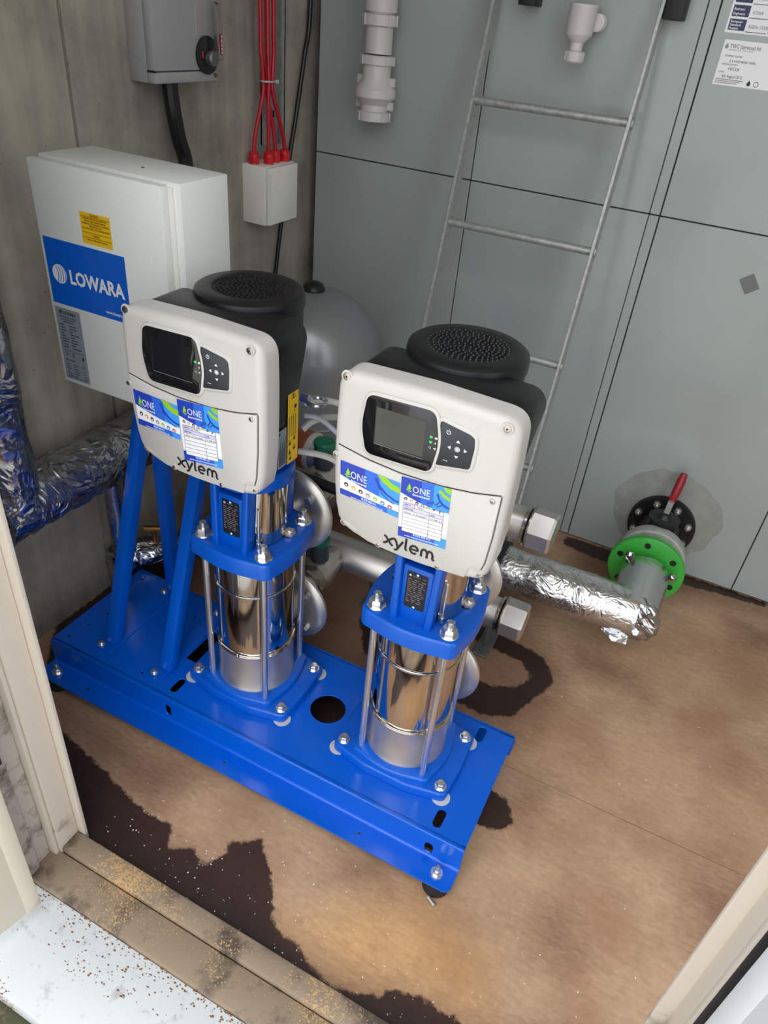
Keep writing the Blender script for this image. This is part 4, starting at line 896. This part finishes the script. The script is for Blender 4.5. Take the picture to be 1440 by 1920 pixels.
# ================================================================== GREY CABLES BETWEEN THE PUMPS
def cable(pts, r, m, label, group=None, name='cable', n=8): return tag(MB().tube(spline(pts, n), r, 10).build(name, m), label, 'cable', group)
G = 'control cables between the pumps'
cable([(-.60, .99, .772), (-.57, 1.0, .783), (-.52, 1.0, .785), (-.45, .985, .772), (-.395, .95, .75)], .0055, 'greycab', 'thick grey printed cable running from the left-hand pump, uppermost of the four', G)
cable([(-.60, .99, .748), (-.575, 1.0, .745), (-.535, 1.0, .726), (-.47, .99, .685), (-.40, .95, .66)], .0045, 'whitecab', 'pale cable dropping in a curve between the pumps, second from the top', G)
cable([(-.60, .985, .722), (-.59, 1.0, .734), (-.575, 1.03, .735), (-.565, 1.10, .70), (-.56, 1.2, .60)], .0060, 'greycab', 'short grey cable loop hooking backwards behind the left-hand motor', G)
cable([(-.61, .99, .671), (-.57, 1.0, .672), (-.535, 1.0, .670), (-.46, .985, .655), (-.395, .95, .64)], .0060, 'greycab', 'straight grey cable running between the pumps, lowest of the four', G)

# ================================================================== RIGHT FOIL PIPE, FLANGE AND BUTTERFLY VALVE
ip = thing('insulated_inlet_pipe', (-.03, 1.55, .10), 'silver foil wrapped elbow pipe on the floor leading to the green flange', 'pipe')
R_ = .0625; ZP = .152; XP = .043; YP = 1.545
def rough_pipe(a, b_, r, n=28, seg=14, amp=.0015, seed=1, ends=None):
    rd = random.Random(seed); a = Vector(a); b_ = Vector(b_); pts = [a.lerp(b_, i / seg) for i in range(seg + 1)]
    bm_ = MB(); bm_.tube(pts, r, n, radii=[r + rd.uniform(-amp, amp) for _ in pts])
    bm_.v = [tuple(Vector(v) + Vector((rd.uniform(-amp, amp), rd.uniform(-amp, amp), rd.uniform(-amp, amp)))) for v in bm_.v]
    return bm_
keep(rough_pipe((-.30, YP - .01, ZP), (XP + .012, YP, ZP), R_, seed=2).build('long_leg', 'foil', angle=80), ip)
keep(rough_pipe((XP, YP - .03, ZP), (XP, 1.715, ZP), R_ * 1.03, seed=3, amp=.0006).build('short_leg', 'foilsmooth', angle=80), ip)
b = MB(); rd = random.Random(4); vs = []; n = 18
b.lathe([(.0001, -.012), (.034, -.010), (.058, 0), (.0645, .016), (.060, .03), (.045, .04)], (XP + .004, YP - .030, ZP), (.25, 1, -.05), 26)
b.v = [tuple(Vector(v) + Vector((rd.uniform(-.004, .004), rd.uniform(-.004, .004), rd.uniform(-.003, .003)))) for v in b.v]
keep(b.build('crumpled_end', 'foilcr', angle=25), ip)
b = MB(); b.add([(-.015, YP - .055, .115), (.02, YP - .072, .104), (.055, YP - .062, .10), (.05, YP - .045, .125), (.005, YP - .042, .128), (-.02, YP - .045, .125)], [(0, 1, 4, 5), (1, 2, 3, 4)])
b.add([(-.015, YP - .056, .114), (.02, YP - .073, .103), (.055, YP - .063, .099), (.05, YP - .046, .124), (.005, YP - .043, .127), (-.02, YP - .046, .124)], [(5, 4, 1, 0), (4, 3, 2, 1)])
keep(b.build('loose_flap', 'foilcr', smooth=False, recalc=False), ip)
keep(MB().lathe([(.05, 0), (.072, .0), (.072, .018), (.05, .018)], (-.318, YP - .01, ZP), (1, 0, 0), 32).build('dark_flange', 'blackm'), ip)
for k in range(5):
    a = PI * .4 + k * .5; keep(MB().cyl((-.322, YP - .01 + .062 * math.cos(a), ZP + .062 * math.sin(a)), (-.295, YP - .01 + .062 * math.cos(a), ZP + .062 * math.sin(a)), .006, 8).build('flange_bolt', 'galvdark'), ip)
keep(MB().tube([(-.32, YP - .01, ZP), (-.42, YP - .02, ZP + .01), (-.46, YP - .06, ZP + .04), (-.46, 1.40, .205), (-.46, 1.32, .213)], .034, 24).build('steel_tail', 'steel'), ip)
gf = keep(MB().lathe([(.056, 0), (.098, .0), (.101, .003), (.101, .017), (.098, .020), (.056, .020)], (XP - .003, 1.742, ZP), (0, 1, 0), 56).build('green_flange', 'green'), ip)
for k in range(6):
    a = PI / 2 + .18 + k * PI / 3
    MB().cyl((XP - .003 + .079 * math.cos(a) - 0, 1.7405, ZP + .079 * math.sin(a)), (XP - .003 + .079 * math.cos(a), 1.7435, ZP + .079 * math.sin(a)), .0085, 16).build('bolt_hole', 'dark', gf)
for (u, v) in ((-.052, .046), (.066, .022)):
    b = MB(); c = Vector((XP + u, 1.715, ZP + v)); b.lathe([(.008, 0), (.009, .012), (.006, .022)], c, (u * 2, -.8, .9), 9); b.lathe([(.014, 0), (.010, .006)], c + Vector((0, .006, -.004)), (u, -1, .2), 10); keep(b.build('foil_tuft', 'foilcr'), ip)
bv = thing('butterfly_valve', (XP, 1.90, ZP), 'black butterfly valve with a red lever bolted to the tank face', 'valve')
keep(MB().lathe([(.05, 0), (.094, 0), (.096, .003), (.096, .02), (.05, .02)], (XP, 1.982, ZP), (0, 1, 0), 48).build('tank_flange', 'black'), bv)
for k in range(8):
    a = PI / 8 + k * PI / 4; b = MB(); hexbolt(b, (XP + .078 * math.cos(a), 1.982, ZP + .078 * math.sin(a)), .011, .010, axis=(0, -1, 0), stud=.008, dome=False); keep(b.build('bolt', 'satin'), bv)
keep(MB().lathe([(.088, 0), (.092, .004), (.091, .036), (.087, .042)], (XP, 1.80, ZP), (0, 1, 0), 44).build('lugged_body', 'lug'), bv)
keep(MB().lathe([(.058, 0), (.06, .11)], (XP, 1.86, ZP), (0, 1, 0), 36).build('barrel', 'black'), bv)
keep(MB().lathe([(.042, 0), (.042, .020), (.034, .022), (.034, .034), (.042, .036), (.043, .046), (.024, .050), (.015, .060)], (XP, 1.872, ZP + .055), (0, 0, 1), 28).build('bonnet', 'black'), bv)
keep(MB().bar((XP, 1.872, ZP + .112), (XP + .004, 1.935, ZP + .140), .016, .006, side=(1, 0, 0)).build('lever_arm', 'zinc', bevel=.001), bv)
keep(MB().tube([(XP + .003, 1.915, ZP + .130), (XP + .006, 1.945, ZP + .148), (XP + .009, 1.965, ZP + .180), (XP + .010, 1.970, ZP + .198)], .011, 14, radii=[.009, .0125, .012, .009]).build('lever_grip', 'redgrip'), bv)

# ================================================================== LEFT FOIL PIPES
lp = thing('insulated_riser', (-1.165, .79, .44), 'dark crinkled foil wrapped pipe dropping down the concrete wall and turning along it', 'pipe')
keep(rough_pipe((-1.168, .782, 2.59), (-1.168, .782, .42), .064, n=30, seg=60, amp=.003, seed=8).build('vertical_run', 'foilcr', angle=80), lp)
keep(rough_pipe((-1.166, .735, .445), (-1.163, 1.44, .435), .066, n=30, seg=32, amp=.003, seed=9).build('wall_run', 'foilcr', angle=80), lp)
sp = thing('foil_branch_pipe', (-1.11, 1.0, .1), 'short vertical foil wrapped branch pipe behind the panel stand', 'pipe')
keep(rough_pipe((-1.172, 1.05, .385), (-1.172, 1.05, .20), .0355, seg=8, amp=.0012, seed=10).build('upper_sleeve', 'foilsmooth', angle=80), sp)
keep(MB().cyl((-1.172, 1.05, .21), (-1.172, 1.05, .14), .022, 20).build('bare_pipe', 'galvdark'), sp)
keep(rough_pipe((-1.174, 1.055, .170), (-1.174, 1.055, .006), .039, seg=8, amp=.003, seed=11).build('lower_sleeve', 'foilcr', angle=80), sp)
keep(rough_pipe((-1.165, 1.07, .13), (-1.00, 1.262, .135), .036, seg=10, amp=.005, seed=12).build('cross_sleeve', 'foilcr', angle=60), sp)
keep(rough_pipe((-1.01, 1.255, .135), (-.975, 1.29, .19), .034, seg=6, amp=.003, seed=13).build('joint_sleeve', 'foilcr', angle=60), sp)
b = MB(); b.cyl((-1.12, 1.12, .16), (-1.12, 1.12, .205), .007, 12); b.cyl((-1.138, 1.105, .205), (-1.10, 1.13, .205), .0075, 12); keep(b.build('drain_cock', 'brass'), sp)

# ================================================================== EXPANSION VESSEL
ev = thing('expansion_vessel', (-.985, 1.655, 0), 'grey domed expansion vessel with a black cap, behind the left-hand pump', 'vessel')
prof = [(.13, .085), (.165, .11), (.186, .15), (.190, .20), (.190, .545)]
for k in range(1, 11): a = PI / 2 * k / 10; prof.append((.190 * math.cos(a) ** .9 if k < 10 else .0001, .545 + .175 * math.sin(a)))
keep(MB().lathe(prof, (-.985, 1.655, 0), n=64).build('shell', 'vessel'), ev)
keep(MB().lathe([(.1915, 0), (.193, .004), (.1915, .008)], (-.985, 1.655, .39), n=64).build('weld_band', 'vessel'), ev)
keep(MB().lathe([(.030, 0), (.031, .010), (.024, .022), (.012, .028), (.0001, .0285)], (-.985, 1.655, .712), n=28).build('valve_cap', 'black'), ev)
for k in range(3): a = k * 2.094 + .5; keep(MB().bar((-.985 + .13 * math.cos(a), 1.655 + .13 * math.sin(a), .14), (-.985 + .15 * math.cos(a), 1.655 + .15 * math.sin(a), .002), .03, .006, side=(-math.sin(a), math.cos(a), 0)).build('leg', 'vessel'), ev)

# ================================================================== LADDER
ld = thing('ladder', (-.51, 1.75, 0), 'galvanised steel ladder leaning against the grey tank', 'ladder')
def ly(z): return 1.598 + .25 * z
for x in (-.703, -.323):
    keep(MB().bar((x, ly(.01) + .02, .01), (x, ly(1.455) + .02, 1.455), .008, .042, side=(1, 0, 0)).build('stile', 'galv', bevel=.001, segs=1), ld)
for k in range(5):
    z = .095 + .272 * k; y = ly(z) + .02
    keep(MB().cyl((-.703, y, z), (-.323, y, z), .0095, 14).build('rung', 'galv'), ld)
    for x, s in ((-.703, -1), (-.323, 1)): keep(MB().cyl((x + s * .003, y, z), (x + s * .0075, y, z), .0125, 12).build('rung_end', 'galv'), ld)
for x in (-.623, -.297):
    b = MB(); b.box(x - .020, x + .020, 1.945, 2.0055, 1.380, 1.50); keep(b.build('stand_off_block', 'blackm', bevel=.003), ld)

# ================================================================== WASTE PIPES ON THE TANK FACE
ov = thing('overflow_pipe', (-.99, 1.946, 1.10), 'long white plastic overflow pipe hanging on the tank face with a screened end', 'pipe')
prf = []
def seg(r, z0, z1): prf.extend([(r, z0), (r, z1)])
cx, cy = -.99, 1.944
keep(MB().lathe([(.0405, 1.905), (.0405, 1.338)], (cx, cy, 0), n=36).build('pipe', 'pvc'), ov)
keep(MB().lathe([(.0345, 1.34), (.0345, 1.25)], (cx, cy, 0), n=36).build('pipe', 'pvc'), ov)
def ribbed(z0, z1, r):
    b = MB(); b.lathe([(r - .004, z0), (r, z0 + .002), (r, z1 - .002), (r - .004, z1)], (cx, cy, 0), n=40)
    for k in range(8): a = k * PI / 4 + .2; d = Vector((math.cos(a), math.sin(a), 0)); b.obox(Vector((cx, cy, (z0 + z1) / 2)) + d * r, d, Vector((-d.y, d.x, 0)), Vector((0, 0, 1)), .0022, .002, (z1 - z0) / 2 - .001)
    return keep(b.build('collar_nut', 'pvc'), ov)
ribbed(1.308, 1.334, .0435); ribbed(1.225, 1.247, .0435); ribbed(1.098, 1.122, .0435)
keep(MB().lathe([(.0365, 1.228), (.0365, 1.195), (.0525, 1.172), (.0535, 1.170), (.0535, 1.154), (.0515, 1.152), (.0375, 1.138), (.036, 1.136), (.036, 1.12)], (cx, cy, 0), n=44).build('screen_housing', 'pvc'), ov)
for sx in (-1, 1):
    for z in (1.190, 1.136): keep(MB().box(cx + sx * .046 - .008, cx + sx * .046 + .008, cy - .003, cy + .003, z - .009, z + .010).build('lug', 'pvc'), ov)
td = thing('tundish', (-.489, 1.946, 1.285), 'small white plastic tundish fitting on the tank face between the ladder stiles', 'fitting')
cx2, cy2 = -.489, 1.944
keep(MB().lathe([(.0285, 1.392), (.031, 1.393), (.0315, 1.388), (.0308, 1.386), (.0300, 1.339), (.0290, 1.335), (.0150, 1.321), (.0145, 1.305)], (cx2, cy2, 0), n=36).build('cup', 'pvc'), td)
b = MB(); b.lathe([(.018, 1.306), (.0215, 1.304), (.0215, 1.286), (.019, 1.283)], (cx2, cy2, 0), n=28)
for k in range(10): a = k * PI / 5; d = Vector((math.cos(a), math.sin(a), 0)); b.obox(Vector((cx2, cy2, 1.295)) + d * .0215, d, Vector((-d.y, d.x, 0)), Vector((0, 0, 1)), .001, .0014, .008)
keep(b.build('outlet_nut', 'pvc'), td)
b = MB()
for k in range(4): b.lathe([(.014, 0), (.0175, .001), (.0175, .004), (.014, .005)], (cx2 + .030, 1.962 + k * .008, 1.362), (0, 1, 0), 22)
b.cyl((cx2 + .012, 1.956, 1.362), (cx2 + .032, 1.975, 1.362), .012, 18); b.cyl((cx2 + .03, 1.96, 1.362), (cx2 + .03, 2.005, 1.362), .013, 18)
keep(b.build('inlet_spigot', 'pvc'), td)

# ================================================================== NOTICES ON THE TANK
ft = lambda u, v, h: (u, TY - h, v)
P = Print(ft); E_ = .0005
P.rect(-.191, .02, 1.3695, 1.56, 'paper', E_)
for i, t in enumerate(('European Standard Potable Tanks', 'Business Engineers', 'Model Ref', 'Serial No')):
    v = 1.3745 + i * .0245
    P.rect(-.1865, -.1525, v, v + .0200, 'sheetnavy', E_ * 2); P.rect(-.150, -.108, v - .0015, v - .0003, 'sheetnavy', E_ * 2); P.rect(-.105, -.071, v, v + .02, 'sheetnavy', E_ * 2)
    ws = t.split()
    for k, wd in enumerate(ws[:3]): P.text(wd, -.184, v + .0135 - k * .006 if len(ws) > 2 else v + .011 - k * .008 * (len(ws) > 1 and i == 1), .0062, 'print_w', E_ * 3, bold=.015)
    P.text(('BSEN 13280', '47268', 'In-flector', '2012')[i], -.146, v + .006, .0085, 'i_gr', E_ * 3)
tag(P.done('data_notice'), 'white notice with navy boxes stuck on the tank at the top right, above the certificate', 'notice')
P = Print(ft); z1 = 1.3575; z0 = 1.2735; u0 = -.1845
P.rect(u0, -.06, z0, z1, 'paper', E_)
drop_pts = [(u0 + .0075, z1 - .006), (u0 + .0112, z1 - .0125), (u0 + .0095, z1 - .0165), (u0 + .0055, z1 - .0165), (u0 + .0038, z1 - .0125)]
P.poly(drop_pts, 'i_gr', E_ * 2)
P.text('TWC (services) ltd', u0 + .0145, z1 - .0145, .0105, 'print_k', E_ * 2, width=.062); P.text('Legionella control - Water treatment', u0 + .0145, z1 - .0188, .0042, 'i_gr', E_ * 2, width=.05)
P.text('EQUIPMENT CLEANED', u0 + .0095, z1 - .0305, .0044, 'print_k', E_ * 2, width=.036); P.text('2 x cold water tanks', u0 + .0215, z1 - .0400, .0080, 'print_k', E_ * 2, width=.054)
P.text('SPECIFICATION', u0 + .0085, z1 - .0460, .0044, 'print_k', E_ * 2, width=.032); P.text('HSCL8', u0 + .0240, z1 - .0550, .0080, 'print_k', E_ * 2)
P.text('DATE', u0 + .0065, z1 - .0605, .0044, 'print_k', E_ * 2); P.text('6th August 2012', u0 + .0150, z1 - .0690, .0080, 'print_k', E_ * 2, width=.043)
for k in range(3): P.rect(u0 + .004, u0 + .062 - .006 * k, z1 - .0735 - k * .0033, z1 - .0720 - k * .0033, 'i_gr', E_ * 2)
P.poly([(u0 + .0745, z1 - .0690), (u0 + .0785, z1 - .0765), (u0 + .0765, z1 - .0800), (u0 + .0715, z1 - .0800), (u0 + .0700, z1 - .0765)], 'print_k', E_ * 2); P.ring(u0 + .0895, z1 - .0755, .0042, .0052, 'print_k', E_ * 2)
tag(P.done('certificate_notice'), 'white cleaning certificate stuck on the tank at the top right edge, dated August 2012', 'notice')

# ================================================================== LEFT WALL: ISOLATOR, JUNCTION BOX, CABLES
iso = thing('isolator_switch', (WX, 1.424, 1.18), 'grey wall isolator switch box with a black rotary plate and steel lever', 'switch')
xf = -1.174; y0, y1, zb = 1.322, 1.527, 1.181
keep(MB().box(WX, xf - .021, y0, y1, zb, 1.62).build('box', 'isog', bevel=.003), iso)
keep(MB().box(xf - .020, xf, y0 + .0005, y1, zb + .022, 1.62).build('door', 'isog', bevel=.004), iso)
keep(MB().box(xf - .020, xf - .0005, y0, y1, zb, zb + .0205).build('lower_edge', 'isog', bevel=.003), iso)
b = MB(); yy = 1.46; b.tube([(xf + .0003, yy + .008, 1.325), (xf + .0006, yy, 1.318), (xf + .0008, yy - .003, 1.30), (xf + .0008, yy - .002, 1.26), (xf + .0003, yy + .004, 1.252)], .0014, 8); keep(b.build('embossed_rib', 'isog'), iso)
cyi, czi = 1.488, 1.231
b = MB(); b.prism([(cyi + .036 * math.cos(a), czi + .036 * math.sin(a)) for a in [2 * PI * i / 36 for i in range(36)]], lambda u, v, h: (h, u, v), xf, xf + .006); keep(b.build('rotary_plate', 'black', bevel=.001), iso)
b = MB(); b.box(xf + .006, xf + .0066, cyi - .021, cyi - .017, czi - .004, czi + .008); keep(b.build('red_window', 'redgl'), iso)
b = MB(); b.lathe([(.0155, 0), (.0155, .010), (.012, .014)], (xf + .006, cyi + .006, czi - .006), (1, 0, 0), 24); keep(b.build('hub', 'galvdark'), iso)
b = MB(); b.prism(fillet([(xf + .010, czi - .012), (xf + .030, czi - .006), (xf + .028, czi + .05), (xf + .024, czi + .092), (xf + .014, czi + .100), (xf + .016, czi + .06), (xf + .016, czi + .012), (xf + .008, czi + .008)], .004, 4), lambda u, v, h: (u, h, v), cyi + .008, cyi + .022); keep(b.build('lever', 'steel', bevel=.0015), iso)
b = MB(); b.obox((xf + .0300, cyi + .015, czi + .022), Vector((0, 1, 0)), Vector((0, 0, 1)), Vector((1, 0, 0)), .004, .019, .0008); keep(b.build('lever_badge', 'redgrip'), iso)
P = Print(lambda u, v, h: (xf + .0310 + h, cyi + .0175 - v, czi + .005 + u)); P.text('MEM', 0, 0, .006, 'print_w', .0004, width=.034, bold=.02); keep(P.done('badge_lettering'), iso)
keep(MB().lathe([(.0045, 0), (.0045, .003)], (xf, 1.517, zb + .012), (1, 0, 0), 14).build('corner_screw', 'brass'), iso)
keep(MB().box(xf - .0195, xf + .0004, y0 - .0004, y0 + .004, zb + .0205, zb + .0235).build('latch_gap', 'dark'), iso)
cable([(-1.205, 1.40, 1.185), (-1.203, 1.40, 1.15), (-1.20, 1.402, 1.115), (-1.20, 1.412, 1.07), (-1.198, 1.428, 1.015), (-1.17, 1.40, .90), (-1.10, 1.25, .83), (-1.02, 1.12, .80), (-1.0, 1.08, .80)], .0165, 'blackcab', 'thick black supply cable hanging from the isolator box down behind the control panel', name='supply_cable')
jb = thing('junction_box', (WX, 1.768, .838), 'pale grey square junction box on the concrete wall under the red cables', 'junction box')
jx = -1.155
keep(MB().box(WX, jx - .012, 1.698, 1.838, .838, .984).build('box', 'jbox', bevel=.003), jb)
keep(MB().box(jx - .0115, jx, 1.699, 1.836, .840, .982).build('lid', 'jbox', bevel=.003), jb)
keep(MB().box(jx - .002, jx + .0008, 1.699, 1.708, .846, .970).build('hinge_strip', 'jbox', bevel=.0005, segs=1), jb)
gl = [1.716, 1.748, 1.785, 1.818]; gx = [-1.214, -1.190, -1.194, -1.186]
tops = [(-1.201, 1.744), (-1.189, 1.748), (-1.200, 1.756), (-1.188, 1.762)]
names = ('first red cable into the junction box, nearest the isolator', 'second red cable into the junction box, foremost of the four', 'third red cable into the junction box, counting from the isolator', 'fourth red cable into the junction box, nearest the tank')
for k in range(4):
    b = MB(); c = (gx[k], gl[k], .984); b.lathe([(.0135, 0), (.0135, .005)], c, n=20); b.lathe([(.0150, .005), (.0150, .016)], c, n=6); b.lathe([(.0140, .016), (.0135, .024), (.009, .029)], c, n=20); keep(b.build('gland', 'redgl'), jb)
    y = gl[k]; x = gx[k]; tx, ty = tops[k]
    cable([(x, y, .985), (x, y, 1.012), (x + (tx - x) * .15, y + (ty - y) * .25, 1.06), (tx, ty - (.003 * (1.5 - k)), 1.14), (tx, 1.752 + (k - 1.5) * .007, 1.175), (tx, 1.752 + (k - 1.5) * .012, 1.25), (tx, 1.750 + (k - 1.5) * .012, 1.35), (tx, 1.750 + (k - 1.5) * .012, 2.58)], .0052, 'red', names[k], 'red cables above the junction box')
b = MB(); ring = [(-1.1945 + .015 * math.cos(a), 1.752 + .020 * math.sin(a), 1.172) for a in [2 * PI * i / 16 for i in range(17)]]; b.tube(ring, .0022, 6, caps=False); b.box(-1.180, -1.175, 1.765, 1.772, 1.169, 1.176)
tag(b.build('cable_tie', 'tape'), 'clear plastic tie gathering the four red cables', 'cable tie')
sc = thing('strut_channel', (WX, 1.83, 1.02), 'slotted galvanised channel fixed upright on the concrete wall behind the red cables', 'channel')
b = MB(); b.box(WX, WX + .004, 1.785, 1.882, 1.018, 2.59); b.box(WX, WX + .022, 1.785, 1.789, 1.018, 2.59); b.box(WX, WX + .022, 1.862, 1.866, 1.018, 2.59); b.box(WX + .018, WX + .022, 1.850, 1.866, 1.018, 2.59)
keep(b.build('rail', 'galv', smooth=False), sc)
for k in range(12): keep(MB().box(WX + .0041, WX + .0046, 1.835, 1.842, 1.05 + .030 * k, 1.067 + .030 * k).build('slot', 'dark', smooth=False), sc)
cable([(-1.228, 2.0, 1.9), (-1.228, 2.0, 1.35), (-1.228, 1.975, 1.22), (-1.228, 1.935, 1.07), (-1.228, 1.905, .97), (-1.228, 1.875, .84), (-1.228, 1.842, .69), (-1.228, 1.82, .55), (-1.228, 1.80, .01)], .0060, 'blackcab', 'thin black cable running down the concrete wall past the junction box', name='wall_cable')

# ================================================================== CRUMBS
def crumbs(name, spots, m, label, size):
    b = MB(); rd = random.Random(hash(label) % 1000 if False else len(label))
    for (x, y, z) in spots:
        s_ = rd.uniform(*size); a = rd.uniform(0, 6.28); dx = Vector((math.cos(a), math.sin(a), 0)); dy = Vector((-dx.y, dx.x, 0))
        c = Vector((x, y, z + s_ * .18)); b.add([c + dx * s_, c + dy * s_ * .6, c - dx * s_ * .8, c - dy * s_ * .5, c + Vector((0, 0, s_ * .4))], [(0, 1, 4), (1, 2, 4), (2, 3, 4), (3, 0, 4), (3, 2, 1, 0)])
    o = b.build(name, m, smooth=False); o['kind'] = 'stuff'; o['label'] = label; o['category'] = 'debris'; return o
rd = random.Random(21)
sp1 = [(rd.uniform(-.75, .18), .49 + abs(rd.gauss(0, .09)), 0) for _ in range(170)] + [(rd.uniform(-.1, .6), rd.uniform(.5, 1.5), 0) for _ in range(70)]
crumbs('paint_flakes', sp1, 'print_w', 'small pale paint flakes scattered over the plywood floor near the door', (.0008, .0024))
sp2 = [(rd.uniform(-.76, .15), rd.choice((rd.gauss(.432, .008), rd.gauss(.468, .008))), 0) for _ in range(620)]
sp2 = [(x, y, .010 if y < .4475 else .020) for x, y, _ in sp2 if .386 < y < .487]
crumbs('sand_grains', sp2, 'sand', 'sandy grit lying along the wooden door threshold', (.0006, .0015))

b = MB(); rd = random.Random(33); n_ = 0
while n_ < 300:
    x = rd.uniform(-.76, -.30); y = .3825 - abs(rd.gauss(0, .012)) if n_ % 3 else (rd.gauss(.335, .016))
    if n_ % 3 == 0: x = rd.gauss(-.56, .07)
    if not .24 < y < .383: continue
    zz = -.012 + .014 * (y - .232) / .1515 + .0004; r0 = rd.uniform(.0005, .0017); e = rd.uniform(.8, 2.4); k = rd.randint(5, 7)
    b.add([(x + r0 * e * math.cos(2 * PI * i / k) * rd.uniform(.6, 1.2), y + r0 * math.sin(2 * PI * i / k) * rd.uniform(.6, 1.2), zz + .092 * r0 * math.sin(2 * PI * i / k)) for i in range(k)], [tuple(range(k))]); n_ += 1
o = b.build('paint_chips', 'chip', th, smooth=False, recalc=False); o['kind'] = 'stuff'
